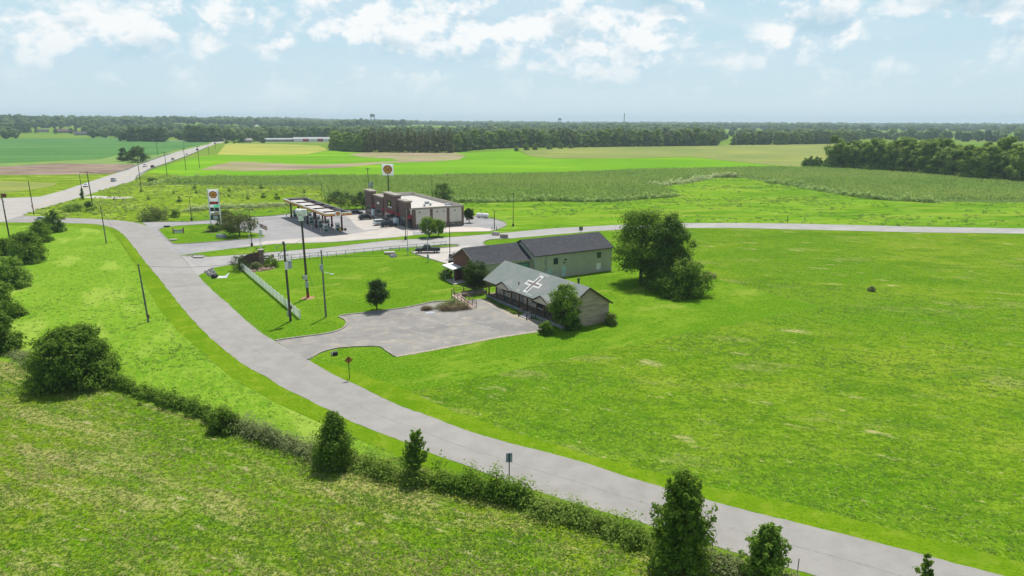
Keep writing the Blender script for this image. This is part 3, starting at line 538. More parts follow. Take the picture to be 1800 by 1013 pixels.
def clumps(rng, shape, H, Wd, z0, n, cs=.3):
    """clump centres and radii for a crown between z0 and H, half-width Wd/2"""
    c = []; r = []
    hh = H-z0
    for i in range(n):
        for _ in range(30):
            u = rng.uniform(0, 1)
            if shape == 'cone': prof = (1-u)**.75*.95+.06
            elif shape == 'column': prof = (math.sin(PI*min(1, max(0, u*.86+.14)))**.5)*(1-.3*u)
            elif shape == 'egg': prof = max(.05, math.sin(PI*min(1, u*.8+.2)))**.7*(1-.45*u)/.88
            elif shape == 'bush': prof = math.sqrt(max(0, 1-(u*.98)**2.4))
            elif shape == 'vase': prof = .35+.65*math.sin(PI*(.12+.8*u))**.7 if u > .15 else .4
            elif shape == 'flat': prof = math.sqrt(max(.04, 1-((u-.42)/.6)**2))
            elif shape == 'pine': prof = (1-u)**.6*.85+.15+.10*math.sin(u*19)
            else: prof = math.sqrt(max(.02, 1-((u-.45)/.58)**2))
            if rng.uniform() < prof*.8+.25: break
        a = rng.uniform(0, 2*PI); q = rng.uniform(.12, 1)**.55
        R_ = Wd/2*prof*(1+rng.normal(0, .10)); sz = Wd*cs*rng.uniform(.6, 1.15)*(.55+.45*prof)
        rad = max(0, R_-sz*.55)*q
        zc = z0+u*hh; zc = min(max(zc, z0+sz*.25), H-sz*.5)
        c.append((rad*math.cos(a), rad*math.sin(a), zc)); r.append((sz, sz, sz*rng.uniform(.6, .95)))
    return np.array(c), np.array(r)

def tree_meshes(seed, H, Wd, shape='round', z0=None, ncl=40, n=3000, leaf=.3, cs=.16, trunk=.25, limbs=7, up=.35, lean=0., extra=(), droop=0., stems=1, twigs=0, core=0.):
    rng = np.random.default_rng(seed)
    z0 = H*.25 if z0 is None else z0
    c, r = clumps(rng, shape, H, Wd*(.92 if twigs > 40 else 1), z0, ncl, cs*1.3)
    tw = []
    for i in range(twigs):
        a = rng.uniform(0, 2*PI); zb = H*rng.uniform(.12, .86); ln = rng.uniform(.34, .62)*Wd*(1.12-zb/H); ri = rng.uniform(.3, 1.3)
        b = np.array([0, 0, zb]); e = b+np.array([math.cos(a)*ln*.75, math.sin(a)*ln*.75, ln*ri]); e[2] = min(e[2], H*1.02); tw.append((b, e))
        for f in (.3, .5, .68, .84, 1.):
            c = np.vstack([c, [b+(e-b)*f]]); q = Wd*.055*(1.25-.6*f); r = np.vstack([r, [(q, q, q)]])
    for e in extra:
        c = np.vstack([c, [e[:3]]]); r = np.vstack([r, [(e[3], e[3], e[3]*(e[4] if len(e) > 4 else .8))]])
    c[:, 0] += lean*c[:, 2]
    V, F, t = leaves_np(rng, c, r, n, leaf, up, droop=droop)
    if core:
        Vc, Fc, tc = cores_np(rng, c, r, core); F = np.vstack([F, Fc+len(V)]); V = np.vstack([V, Vc]); t = np.r_[t, tc]
    k = V[:, 2] < .02; V[k, 2] = rng.uniform(.02, .12, k.sum())
    crown = np_mesh('crown', V, F, t)
    mb = MB()
    for q in range(stems):
        ox, oy = (0, 0) if stems == 1 else (rng.normal(0, Wd*.06), rng.normal(0, Wd*.06))
        top = H*.86; pts = [(ox+lean*z+rng.normal(0, .012*H)*(z > 0), oy+rng.normal(0, .012*H)*(z > 0), z) for z in np.linspace(0, top, 7)]
        pts[0] = (ox, oy, -.15)
        mb.tube(pts, [trunk*(1.25 if i == 0 else 1-.85*i/6) for i in range(7)], 7)
    for b, e in tw: mb.tube([b, e], [trunk*.3, trunk*.08], 5)
    order = rng.permutation(len(c))[:limbs]
    for i in order:
        e = Vector(c[i]); zb = max(H*.08, min(e.z*.62, z0+(H-z0)*.5)); b = Vector((lean*zb, 0, zb)); m_ = b.lerp(e, .55)+Vector((0, 0, .06*H))*(.5 if shape != 'flat' else .2)
        mb.tube([b, m_, e], [trunk*.42, trunk*.28, trunk*.08], 5)
    return mb.mesh('trunk'), crown

def tree(name, label, cat, loc, seed, H, Wd, m, group=None, rot=0., parts=('trunk', 'crown'), bark=None, **kw):
    tm, cm = tree_meshes(seed, H, Wd, **kw)
    t = thing(name, label, cat, loc, rot, group)
    obj(parts[0], tm, bark or m_bark, t); obj(parts[1], cm, m, t); return t

# near hedge line -------------------------------------------------
BP = ('stem', 'foliage')
tree('foreground_tree', 'tallest tree of the foreground row, bushy, dark green and widest at its foot', 'tree', G(1195, 998), 11, 7.4, 5.2, L_mid, shape='egg', z0=.1, ncl=120, n=19000, leaf=.26, cs=.09, trunk=.16, limbs=24, twigs=95,
     extra=[(-.55, 0, 7.1, .4, 1.3), (.15, .2, 6.9, .4, 1.4), (-.8, 0, 5.6, .7), (.6, 0, 5.4, .6), (0, -.4, 1.2, 2.0, .6), (-1, .2, 1, 1.3), (1, 0, .9, 1.3)])
tree('young_tree', 'light green feathery young tree in front of the road, right of the tallest foreground tree', 'tree', G(1340, 1022), 12, 4.3, 4.0, L_bright, shape='egg', z0=.15, ncl=50, n=9500, leaf=.23, cs=.09, trunk=.09, limbs=16, twigs=60, extra=[(0, 0, 1.6, 1.3, 1), (0, 0, 2.8, .8, 1)])
tree('sapling', 'tip of a young sapling rising at the bottom edge of the frame beside the road', 'tree', G(1615, 1075), 13, 4.1, 2.2, L_mid, shape='cone', z0=.2, ncl=36, n=3000, leaf=.22, cs=.1, trunk=.07, limbs=10, twigs=14)
tree('dense_shrub_tree', 'dark dense egg shaped small tree in the weeds between the hay meadow and the road', 'tree', G(590, 818), 14, 5.0, 3.9, L_dark, shape='egg', z0=.05, ncl=90, n=15000, leaf=.22, cs=.14, trunk=.12, limbs=18, twigs=20, extra=[(0, 0, 4.7, .5, 1.2), (-.35, 0, 4.4, .6), (.4, 0, 4.3, .5), (0, 0, 3.2, 1.3, 1.2), (0, 0, 1.2, 1.5, .9)])
tree('sparse_sapling', 'thin ragged sapling with upswept twigs against the road, right of the dark egg shaped tree', 'tree', G(732, 842), 15, 4.8, 3.4, L_bright, shape='egg', z0=.1, ncl=18, n=4600, leaf=.2, cs=.05, trunk=.07, limbs=10, twigs=60, extra=[(0, 0, 1.2, .85, 1.1), (-.1, 0, 2.2, .7, 1.2)])
tree('round_bush', 'large round dark bush standing alone in the hay meadow at left', 'bush', G(135, 674), 16, 6.9, 9.2, L_dark, parts=BP, shape='bush', z0=.1, ncl=190, n=30000, twigs=0, leaf=.36, cs=.085, trunk=.14, limbs=30, stems=3, extra=[(0, 0, 2.4, 3.4, .7), (-1.5, 1, 5.6, 1.2), (1.2, 0, 5.9, 1.1)])
for i, (px, py, H, Wd, m, lab, nn) in enumerate([
        (96, 408, 6.0, 5.8, L_dark, 'dark round bush beside the junction, farthest up the left row', 4200), (74, 425, 5.4, 5.9, L_mid, 'broad green bush second from the junction in the left row', 4200),
        (52, 460, 6.4, 9.0, L_dark, 'wide dark thicket bush in the left row, nearest the lamp pole', 7500), (18, 505, 5.6, 6.9, L_bright, 'light green spreading bush in the left row below the wide thicket', 6500), (12, 448, 3.6, 5.8, L_dark, 'low blue green bush at the foot of the pole with crossarm', 3200),
        (2, 560, 5.8, 6.2, L_mid, 'bush cut by the left frame edge above the darkest one', 6000), (-4, 618, 6.8, 5.8, L_dark, 'darkest bush cut by the left frame edge, nearest the round meadow bush', 6800)]):
    tree('roadside_bush', lab, 'bush', G(px, py), 30+i, H, Wd, m, 'bushes in a row along the left edge', parts=BP, shape='bush', z0=.1, ncl=80, n=nn, leaf=.42, cs=.11, trunk=.12, limbs=14, stems=2, extra=[(0, 0, H*.35, Wd*.32, .7)])

def hedge_mass(name, label, cat, line, wd, ht, m, n, leaf, seed, kind=None, group=None, jag=.35):
    rng = np.random.default_rng(seed); L = smooth_line(line, 10); c = []; r = []
    cx, cy = L[len(L)//2]
    for p in L:
        for _ in range(4):
            s = wd*rng.uniform(.28, .55); h = ht*max(.25, 1+rng.normal(0, jag))
            z = rng.uniform(.15, max(.3, h-s*.5)); c.append((p[0]-cx+rng.normal(0, wd*.22), p[1]-cy+rng.normal(0, wd*.22), z)); r.append((s, s, min(s, h*.45)))
    V, F, t = leaves_np(rng, c, r, n, leaf, .9 if seed < 61 or seed > 100 else .3); V[:, 2] = np.maximum(V[:, 2], .02+rng.uniform(0, .05, len(V)))
    o = obj(name, np_mesh(name, V, F, t), m); o.location = (cx, cy, 0); return tag(o, label, cat, group, kind)
hedge_mass('hedge', 'low dark vine covered hedge running diagonally beside the round meadow bush', 'hedge', P([(192, 676), (240, 692), (300, 712), (350, 728), (392, 748)]), 1.35, 1.35, L_dark, 11000, .26, 51, jag=.3)
tree('low_bush', 'small dark bush at the lower end of the vine covered hedge', 'bush', G(397, 757), 52, 2.4, 3.4, L_dark, parts=BP, shape='bush', z0=.05, ncl=36, n=4200, leaf=.22, cs=.13, trunk=.05, limbs=6, stems=2)
hedge_mass('tall_weeds', 'pale dry weeds and grasses standing between hedge and dark egg shaped tree', 'weeds', P([(420, 756), (470, 772), (520, 790), (565, 806)]), 2.0, 1.1, L_grey, 6500, .24, 53, 'stuff', jag=.6)
hedge_mass('tall_weeds', 'brown and green weeds between the egg shaped tree and the ragged sapling', 'weeds', P([(610, 812), (650, 828), (700, 842), (735, 850)]), 2.1, 1.0, L_weed, 6000, .23, 54, 'stuff', jag=.6)
hedge_mass('bramble', 'dark green bramble thicket behind the road sign seen from the back', 'bramble', P([(765, 852), (800, 858), (850, 868), (890, 878), (925, 886)]), 1.7, 1.35, L_mid, 9500, .25, 55, jag=.45)
hedge_mass('tall_weeds', 'tall green weeds along the fence line left of the tallest foreground tree', 'weeds', P([(935, 892), (980, 906), (1030, 921), (1085, 938), (1130, 955)]), 2.0, 1.0, L_weed, 7500, .24, 56, 'stuff', jag=.6)
hedge_mass('tall_weeds', 'dull weeds between the two foreground trees by the road', 'weeds', P([(1225, 985), (1260, 995), (1300, 1008), (1400, 1035)]), 1.8, .8, L_grey, 6500, .22, 57, 'stuff')
hedge_mass('tall_weeds', 'pale weeds around the foot of the round meadow bush', 'weeds', P([(30, 625), (60, 640), (85, 655), (120, 672)]), 2.2, .9, L_grey, 4500, .28, 58, 'stuff')
leafm('verge', (.085, .20, .016), (.11, .23, .022), (.19, .30, .045), .5)

# grass tufts on the near meadows ----------------------------------
def tufts():
    rng = np.random.default_rng(5); pts = []
    for r0, r1, den in ((34, 52, 17), (52, 72, 11), (72, 100, 6.5), (100, 140, 2.6), (140, 200, .7)):
        n = int(den*.5*(r1*r1-r0*r0)*1.45); r = np.sqrt(rng.uniform(r0*r0, r1*r1, n)); a = rng.uniform(-.725, .725, n)
        pts.append(np.stack([r*np.sin(a), r*np.cos(a)], 1))
    p = np.vstack(pts); ok = inside(p, MEADOW_R) | inside(p, HAY)
    for q in (ROAD, VERGE_L, VERGE_R, LAWN, LOT): ok &= ~inside(p, q)
    ok &= ~(inside(p, MEADOW_R) & (rng.uniform(0, 1, len(p)) < .45)); ok &= ~(inside(p, GREEN) & (rng.uniform(0, 1, len(p)) < .6))
    p = p[ok]; n = len(p); d = np.hypot(p[:, 0], p[:, 1])
    vig = vnoise(p[:, 0], p[:, 1], 1.3, 1)*.5+vnoise(p[:, 0], p[:, 1], 4.5, 2)*.5+vnoise(p[:, 0], p[:, 1], 17, 3)*.3
    keep = rng.uniform(-1.3, .6, n) < vig; p = p[keep]; d = d[keep]; vig = vig[keep]; n = len(p)
    k_ = 5; P_ = np.repeat(p, k_, 0); D = np.repeat(d, k_); vg = np.repeat(vig, k_); m = len(P_)
    off = rng.normal(0, .14, (m, 2)); base = np.column_stack([P_+off, np.full(m, .0)])
    h = rng.uniform(.04, .15, m)*(1+.5*vg)*np.where(inside(P_, MEADOW_R), .7, 1.)*np.where(D > 90, 1.2, 1.); a = rng.uniform(0, 2*PI, m); w = rng.uniform(.04, .085, m)*np.where(D > 90, 1.8, 1.)
    lean = rng.uniform(.08, .26, m); b = rng.uniform(0, 2*PI, m)
    V = np.empty((m, 3, 3)); dx = np.column_stack([np.cos(a)*w, np.sin(a)*w, np.zeros(m)])
    V[:, 0] = base-dx; V[:, 1] = base+dx; V[:, 2] = base+np.column_stack([np.cos(b)*lean, np.sin(b)*lean, h])
    hay = inside(P_, HAY) & ~inside(P_, GREEN); hu = P_[:, 0]*math.cos(HEDGE_ROT)+P_[:, 1]*math.sin(HEDGE_ROT); hv = -P_[:, 0]*math.sin(HEDGE_ROT)+P_[:, 1]*math.cos(HEDGE_ROT)
    dry = np.where(hay, .30+.34*np.sin(hv*.55+1.2*np.sin(hu*.09))*np.sin(hu*.12+hv*.2), 0.)
    tone = np.clip(rng.normal(.35, .2, m)+.25*vg, 0, 1)
    isdry = rng.uniform(0, 1, m) < np.clip(dry, .02, .7)
    F = np.arange(m*3).reshape(m, 3)
    for nm, sel, mt, lab in (('grass', ~isdry, leafm('grass', (.120, .25, .022), (.155, .285, .032), (.25, .36, .07), .6), 'green grass tufts covering the near meadows'),
                             ('dry_grass', isdry, leafm('straw', (.38, .34, .14), (.31, .31, .10), (.50, .44, .22), .45), 'straw coloured dry grass lying in the hay meadow')):
        k = np.where(sel)[0]; o = obj(nm, np_mesh(nm, V[k].reshape(-1, 3), np.arange(len(k)*3).reshape(-1, 3), tone[k]), mt); tag(o, lab, 'grass', None, 'stuff')
tufts()

def corn():
    rng = np.random.default_rng(8); poly = np.array(CORN); x0, y0 = poly.min(0); x1, y1 = poly.max(0); x1 = min(x1, 520)
    rows = R(14); ca, sa = math.cos(rows), math.sin(rows)
    u = np.arange(-700, 900, 1.2); v = np.arange(-100, 800, 1.75); U, Vv = np.meshgrid(u, v); U = U.ravel()+rng.uniform(-.6, .6, U.size); Vv = Vv.ravel()+rng.normal(0, .10, U.size)
    p = np.column_stack([U*ca-Vv*sa, U*sa+Vv*ca]); p = p[(p[:, 0] > x0) & (p[:, 0] < x1)]; p = p[inside(p, CORN)]
    p = p[np.abs(p[:, 0]/p[:, 1]) < .86]; n = len(p)
    k_ = 5; P_ = np.repeat(p, k_, 0); m = len(P_); a = rng.uniform(0, 2*PI, m); L_ = rng.uniform(.5, .95, m); zb = rng.uniform(.9, 1.9, m)
    lev = np.repeat(rng.normal(1, .06, n), k_)*(1+.10*np.sin(P_[:, 0]*.05)*np.sin(P_[:, 1]*.043))
    dr = np.column_stack([np.cos(a), np.sin(a), np.zeros(m)]); sd = np.column_stack([-np.sin(a), np.cos(a), np.zeros(m)])*.22
    b0 = np.column_stack([P_, zb*lev]); z = np.array([0, 0, 1.])
    V = np.empty((m, 4, 3)); V[:, 0] = b0-z*.5; V[:, 1] = b0+dr*L_[:, None]*.55-sd+z*.45; V[:, 2] = b0+dr*L_[:, None]+z*.05; V[:, 3] = b0+dr*L_[:, None]*.5+sd+z*.5
    t = np.clip(rng.normal(.35, .22, m)+.25*np.sin(P_[:, 0]*.021+1)*np.sin(P_[:, 1]*.06), 0, 1)
    o = obj('corn', np_mesh('corn', V.reshape(-1, 3), np.arange(m*4).reshape(m, 4), t), m_corn); tag(o, 'ripening corn standing in rows behind the fuel station', 'corn', None, 'stuff')
corn()
hedge_mass('tall_weeds', 'silvery tall weeds edging the corn behind the meadow', 'weeds', P([(1145, 330), (1170, 326), (1215, 320), (1237, 316), (1262, 312), (1290, 312)]), 4, 1.8, leafm('pale_weeds', (.30, .38, .15), (.34, .41, .18), (.44, .50, .25), .65), 11000, .7, 61, 'stuff')
hedge_mass('tall_weeds', 'bright weed band along the near corn edge at right', 'weeds', P([(1350, 321), (1400, 328), (1450, 337), (1512, 347), (1560, 352), (1640, 356)]), 4, 1.7, leafm('lush_weeds', (.20, .33, .07), (.24, .36, .09), (.34, .44, .15), .65), 11000, .7, 62, 'stuff')
hedge_mass('tall_weeds', 'weed band between the corn and the north meadow', 'weeds', P([(800, 356.5), (870, 355.5), (953, 353.5), (1010, 354), (1069, 354.5), (1130, 350), (1185, 346.5)]), 3, 1.6, leafm('lush_weeds', (.20, .33, .07), (.24, .36, .09), (.34, .44, .15), .65), 11000, .6, 63, 'stuff')
hedge_mass('tall_weeds', 'pale flowering weed belt behind the price sign', 'weeds', P([(330, 372), (370, 368), (410, 366), (460, 365), (500, 362), (540, 360)]), 4, 1.3, leafm('pale_weeds', (.30, .38, .15), (.34, .41, .18), (.44, .50, .25), .65), 8000, .6, 64, 'stuff')
hedge_mass('tall_weeds', 'whitish weed belt on the field edge above the corn', 'weeds', P([(400, 320), (470, 318), (540, 315), (620, 314), (700, 312), (790, 312)]), 5, 1.5, leafm('pale_weeds', (.30, .38, .15), (.34, .41, .18), (.44, .50, .25), .65), 8000, .9, 65, 'stuff')
hedge_mass('tall_weeds', 'weeds along the left edge of the corn strip', 'weeds', P([(262, 326), (300, 319), (350, 314), (400, 312)]), 4, 1.4, leafm('lush_weeds', (.20, .33, .07), (.24, .36, .09), (.34, .44, .15), .65), 6000, .8, 66, 'stuff')

def weed_scatter(name, lab, poly, n, size, ht, m, seed, lo=-.1):
    r_ = np.random.default_rng(seed); a = np.array(poly); p = r_.uniform(a.min(0), a.max(0), (n*6, 2)); p = p[inside(p, poly)]; v = vnoise(p[:, 0], p[:, 1], 9, seed)*.6+vnoise(p[:, 0], p[:, 1], 30, seed+1)*.6
    p = p[v+r_.uniform(-.5, .5, len(v)) > lo][:n]; c = np.column_stack([p, ht*r_.uniform(.15, .6, len(p))]); s = size*r_.uniform(.5, 1.3, len(p)); ctr = c.mean(0)*np.array([1, 1, 0])
    V, F, t = leaves_np(r_, c-ctr, np.column_stack([s, s, ht*.5*r_.uniform(.5, 1.2, len(p))]), len(p)*9, size*.75, .4); V[:, 2] = np.maximum(V[:, 2], .03)
    o = obj(name, np_mesh(name, V, F, t), m); o.location = tuple(ctr); tag(o, lab, 'weeds', None, 'stuff')
weed_scatter('weeds', 'uneven weeds all over the meadow behind the price sign', WEEDY, 2200, .75, .55, leafm('meadow_weeds', (.15, .25, .022), (.19, .28, .036), (.32, .38, .11), .6), 401)
weed_scatter('weeds', 'taller grass clumps in the meadow north of the far road', N_MEADOW, 2600, .8, .2, leafm('meadow_clumps', (.125, .26, .022), (.16, .29, .03), (.24, .35, .07), .5), 402, .1)
# shrubs dotted over the weedy meadow
rng = np.random.default_rng(77); sh = None; k = 0
cand = [(200, 352), (212, 348), (236, 345), (262, 352), (282, 358), (300, 350), (318, 356), (335, 362), (352, 349), (345, 341), (366, 352), (388, 352), (400, 346), (413, 340), (424, 352), (437, 351), (430, 345), (452, 345), (466, 349), (470, 340), (452, 356), (404, 338), (380, 341), (330, 343), (308, 340), (290, 345), (270, 340), (250, 337), (276, 331), (310, 331), (340, 333), (372, 333), (420, 334), (460, 333), (500, 340), (520, 348), (535, 341), (545, 355), (505, 355), (485, 351)]
for px, py in cand[::3]:
    x, y = G(px+rng.uniform(-3, 3), py+rng.uniform(-1, 1)); s = rng.uniform(.3, .95)
    if sh is None:
        sh = tree('meadow_shrub', 'small dark shrub dotted over the weedy meadow behind the price sign', 'shrub', (x, y), 78, 2.6, 2.6, L_bright, 'small shrubs of the weedy meadow', parts=BP, shape='bush', z0=.05, ncl=16, n=600, leaf=.42, cs=.18, trunk=.05, limbs=3, extra=[(0, 0, .7, .95, .8)])
        sh.scale = (s,)*3
    else: copy_tree(sh, (x, y), rng.uniform(0, 6), None, s)
tree('willow_bush', 'big yellowish bush by the kerb opposite the lawn island', 'bush', G(270, 387), 90, 4.2, 9.5, L_yel, parts=BP, shape='bush', z0=.05, ncl=50, n=2600, leaf=.5, cs=.12, trunk=.08, limbs=10, stems=2)
tree('low_bush', 'small dark bush right of the yellowish bush by the kerb', 'bush', G(308, 382), 91, 2.4, 3.8, L_mid, parts=BP, shape='bush', z0=.05, ncl=20, n=700, leaf=.45, cs=.15, trunk=.06, limbs=3)
tree('low_bush', 'dark bush at the foot of the tall highway pole', 'bush', G(158, 371), 92, 3.4, 3.6, L_dark, parts=BP, shape='bush', z0=.05, ncl=20, n=800, leaf=.45, cs=.15, trunk=.06, limbs=3)
tree('low_bush', 'light green low bush left of the tall highway pole', 'bush', G(128, 372), 93, 2.6, 8.5, L_mid, parts=BP, shape='bush', z0=.05, ncl=30, n=1100, leaf=.45, cs=.12, trunk=.06, limbs=4)
tree('ivy_column', 'narrow ivy covered stub against the highway', 'ivy', G(146, 351), 94, 4.6, 1.7, L_dark, parts=BP, shape='column', z0=.05, ncl=20, n=600, leaf=.4, cs=.25, trunk=.15, limbs=2)
tree('low_bush', 'bush beside the end of the highway guardrail', 'bush', G(268, 322), 95, 2.6, 7, L_mid, parts=BP, shape='bush', z0=.05, ncl=24, n=800, leaf=.6, cs=.13, trunk=.06, limbs=3)

# trees round the buildings
tree('spreading_tree', 'tall broad leafed tree with pale lower limbs, left of the pine behind the church', 'tree', G(1127, 497), 101, 13.9, 13.0, L_mid, shape='round', z0=2.8, ncl=90, n=17000, leaf=.42, cs=.13, trunk=.33, limbs=26, droop=.1,
     extra=[(-1.2, 0, 12.3, 2.1), (.8, 0, 12.6, 1.7), (-3.4, 0, 8.5, 1.6), (-4.4, .5, 6.0, 1.3, .5), (-5.0, 0, 4.6, 1.1, .5), (-3.6, -1, 3.6, 1.2, .5), (2.6, 0, 10.5, 2.), (0, 0, 10, 3.)])
tree('pine_tree', 'tall dark pine with tufted outline on the lawn behind the church', 'pine tree', G(1174, 509), 102, 14.2, 10.6, L_pine, shape='pine', z0=.9, ncl=90, n=17000, leaf=.40, cs=.12, trunk=.32, limbs=30, up=.6,
     extra=[(-.9, 0, 13.3, .8, 1.1), (-.2, .5, 12.4, 1.3), (1.2, 0, 11.2, 1.4), (2.6, 0, 9.5, 1.2, .6), (3.9, 0, 8.8, .9, .6), (4.2, .3, 8.1, .8, .6), (-2, 0, 10, 1.5), (-2.6, 0, 7.5, 1.6), (2.9, 0, 6.8, 1.5, .6), (0, 0, 8.5, 2.2), (0, 0, 5.5, 2.6)])
tree('spreading_shrub', 'low wide dark tree spreading at the foot of the pine', 'tree', G(1200, 519), 103, 6.4, 10.4, L_mid, parts=BP, shape='bush', z0=.2, ncl=90, n=13000, twigs=16, leaf=.40, cs=.10, trunk=.12, limbs=18, stems=3, extra=[(0, 0, 2.2, 3.3, .7), (3.6, 0, 4.1, .8, .6), (4.5, 0, 3.4, .7, .5)])
tree('lawn_tree', 'round topped dark tree alone on the lawn beside the empty car park', 'tree', G(664, 546), 104, 5.1, 4.1, L_deep, shape='round', z0=1.0, ncl=60, n=6000, leaf=.26, cs=.125, trunk=.11, limbs=8, extra=[(0, 0, 4.6, .7), (0, 0, 2.8, 1.4)])
tree('porch_tree', 'bright green tree in front of the right end of the church porch', 'tree', G(992, 580), 105, 6.9, 5.0, L_mid, shape='round', z0=1.3, ncl=70, n=8500, leaf=.27, cs=.11, trunk=.12, limbs=14, extra=[(.2, 0, 6.5, .5, 1.2), (0, 0, 4.2, 1.9), (1.9, 0, 4.2, .8), (-1.9, 0, 3.6, .8)])
tree('yard_tree', 'very dark round tree between the white awning and the left end of the church', 'tree', G(836, 512), 106, 5.6, 5.3, L_deep, shape='round', z0=.7, ncl=60, n=6500, leaf=.28, cs=.125, trunk=.16, limbs=8, extra=[(0, 0, 3, 1.9), (0, 0, 1.2, 1.8, .5)])
for px, py, H, Wd, m, lab, sd in ((960, 588, 2.0, 2.3, L_dark, 'clipped dark shrub at the corner of the empty car park', 111), (1006, 579, 2.3, 2.9, L_dark, 'dark shrub under the right wall of the church', 112), (1074, 571, 2.2, 2.0, L_yel, 'yellow green shrub at the rear corner of the church', 113),
                                  (424, 476, 3.4, 4.9, L_deep, 'dark spiky evergreen at the end of the white board fence', 114), (459, 463, 3.6, 4.0, L_deep, 'dark evergreen behind the brick entrance sign', 115), (477, 470, 2.4, 3.3, L_mid, 'dull green shrub right of the brick entrance sign', 116), (450, 474, 1.5, 2.8, L_grey, 'greyish shrub in front of the brick entrance sign', 117),
                                  (784, 489, 1.9, 3., L_yel, 'pale leafy shrub under the left post of the white awning', 118), (1243, 488, 1.1, 3.4, L_dry, 'low brown brush heap right of the pine group', 119), (1252, 489, .6, 2.2, L_grey, 'small grey brush heap beyond the brown one', 120), (1532, 512, .9, 1.5, L_grey, 'thin leafless bush alone in the right meadow', 121),
                                  (1010, 576, 2.0, 2.2, L_mid, 'mid green shrub against the board wall of the church', 122)):
    tree('shrub', lab, 'shrub', G(px, py), sd, H, Wd, m, parts=BP, shape='bush', z0=.05, ncl=34, n=2600 if py > 500 else 1900, leaf=.22 if sd != 121 else .12, cs=.14, trunk=.04, limbs=8, stems=2)
for px, py, H, Wd, lab, sd in ((754, 418, 5.4, 5.6, 'left of the two round trees on the grass strip before the beige shop wall', 131), (771, 416, 4.6, 4.4, 'right of the two round trees on the grass strip before the beige shop wall', 132), (600, 369, 6.4, 11, 'spreading tree behind the canopy, left of its neighbour', 133), (637, 368, 6.0, 8.5, 'dark spreading tree left of the shop tower', 134),
                               (779, 362, 8.2, 8.6, 'tall round dark tree standing behind the shop', 135), (825, 392, 4.4, 3.4, 'small tree in a gravel bed at the far corner of the shop', 136)):
    tree('shop_tree', lab, 'tree', G(px, py), sd, H, Wd, L_deep if sd > 132 else L_mid, shape='flat' if sd in (133, 134) else 'round', z0=1.2, ncl=44, n=2600, leaf=.42, cs=.13, trunk=.14, limbs=8, extra=[(0, 0, H*.55, Wd*.28, .6)])
tree('crabapple_tree', 'olive green flat crowned tree beside the tall price sign', 'tree', G(421, 416), 137, 6.0, 10.5, mat('leaves_olive', (.075, .095, .018), (.095, .12, .022), .6, .65, spec=.12, trans=.25, tone=(.15, .19, .04)), shape='flat', z0=1.5, ncl=56, n=4200, leaf=.42, cs=.115, trunk=.2, limbs=12, extra=[(0, 0, 3.6, 3.2, .45)])
tree('crabapple_tree', 'smaller olive tree half hidden behind the price sign', 'tree', G(398, 398), 138, 4.6, 6, mat('leaves_olive', (.075, .095, .018)), shape='flat', z0=1.2, ncl=30, n=1800, leaf=.42, cs=.14, trunk=.12, limbs=7)
for px, py, Wd, lab in ((374, 408.5, 3.6, 'clipped dark hedge block at the left foot of the price sign'), (384, 405.5, 3.2, 'clipped dark hedge block at the right foot of the price sign')):
    tree('clipped_shrub', lab, 'shrub', G(px, py), 140+int(px), 1.9, Wd, L_dark, parts=BP, shape='bush', z0=.05, ncl=30, n=1800, leaf=.28, cs=.16, trunk=.05, limbs=4)
tree('roadside_tree', 'left of the two dark round trees between soybean field and highway', 'tree', G(218, 283.5), 151, 9.5, 9.5, L_deep, shape='bush', z0=.6, ncl=40, n=1700, leaf=.8, cs=.15, trunk=.2, limbs=5)
tree('roadside_tree', 'right and wider of the two dark round trees between soybean field and highway', 'tree', G(243, 285.5), 152, 11.5, 15, L_deep, shape='bush', z0=.6, ncl=56, n=2600, leaf=.85, cs=.13, trunk=.25, limbs=5)

# woods: a few grown trees, copied with their trunks and crowns
def protos(m, seeds, H, Wd, shape, n, leaf, z0): return [tree_meshes(s, H, Wd, shape=shape, z0=z0, ncl=34, n=n, leaf=leaf, cs=.15, trunk=.28, limbs=4, up=.7, core=.82, extra=[(0, 0, H*.5, Wd*.33, 1.2), (0, 0, H*.16, Wd*.45, .55), (Wd*.25, Wd*.2, H*.1, Wd*.3, .6)]) + (m,) for s in seeds]
def plant(protos_, pts, label, group, smin=.85, smax=1.15, name='woodland_tree', squash=1., mats=None):
    roots = []; rng = np.random.default_rng(len(pts)+int(abs(pts[0][0])))
    made = {}
    for (x, y) in pts:
        j = int(rng.integers(len(protos_))); s = rng.uniform(smin, smax)
        sc = (s*rng.uniform(.92, 1.1), s*rng.uniform(.92, 1.1), s*squash*rng.uniform(.9, 1.1))
        loc = (x, y, hill(x, y)); ro = rng.uniform(0, 6.28)
        if j not in made:
            tm, cm, m = protos_[j]; t = thing(name, label, 'tree', loc, ro, group); obj('trunk', tm, m_bark, t)
            obj('crown', cm.copy() if cm.materials and cm.materials[0] != m else cm, m, t); t.scale = sc; made[j] = t
        else: copy_tree(made[j], loc, ro, None, sc)
def rows(line, nrow, gap, depth, seed, jit=1.2):
    rng = np.random.default_rng(seed); L = np.array(smooth_line(line, 12)); out = []
    seg = np.r_[0, np.cumsum(np.linalg.norm(np.diff(L, axis=0), axis=1))]
    for r_ in range(nrow):
        s = np.arange(gap*(.5 if r_ % 2 else .1), seg[-1], gap*(1+.12*r_))
        for q in s:
            x = np.interp(q, seg, L[:, 0]); y = np.interp(q, seg, L[:, 1]); d = np.array([x, y]); u = d/np.linalg.norm(d)
            p = d+u*(r_*depth)+rng.normal(0, jit, 2); out.append((float(p[0]), float(p[1])))
    return out
PR = protos(L_wood, (201, 202, 203, 204), 17, 12.5, 'round', 2600, 1.0, .3)
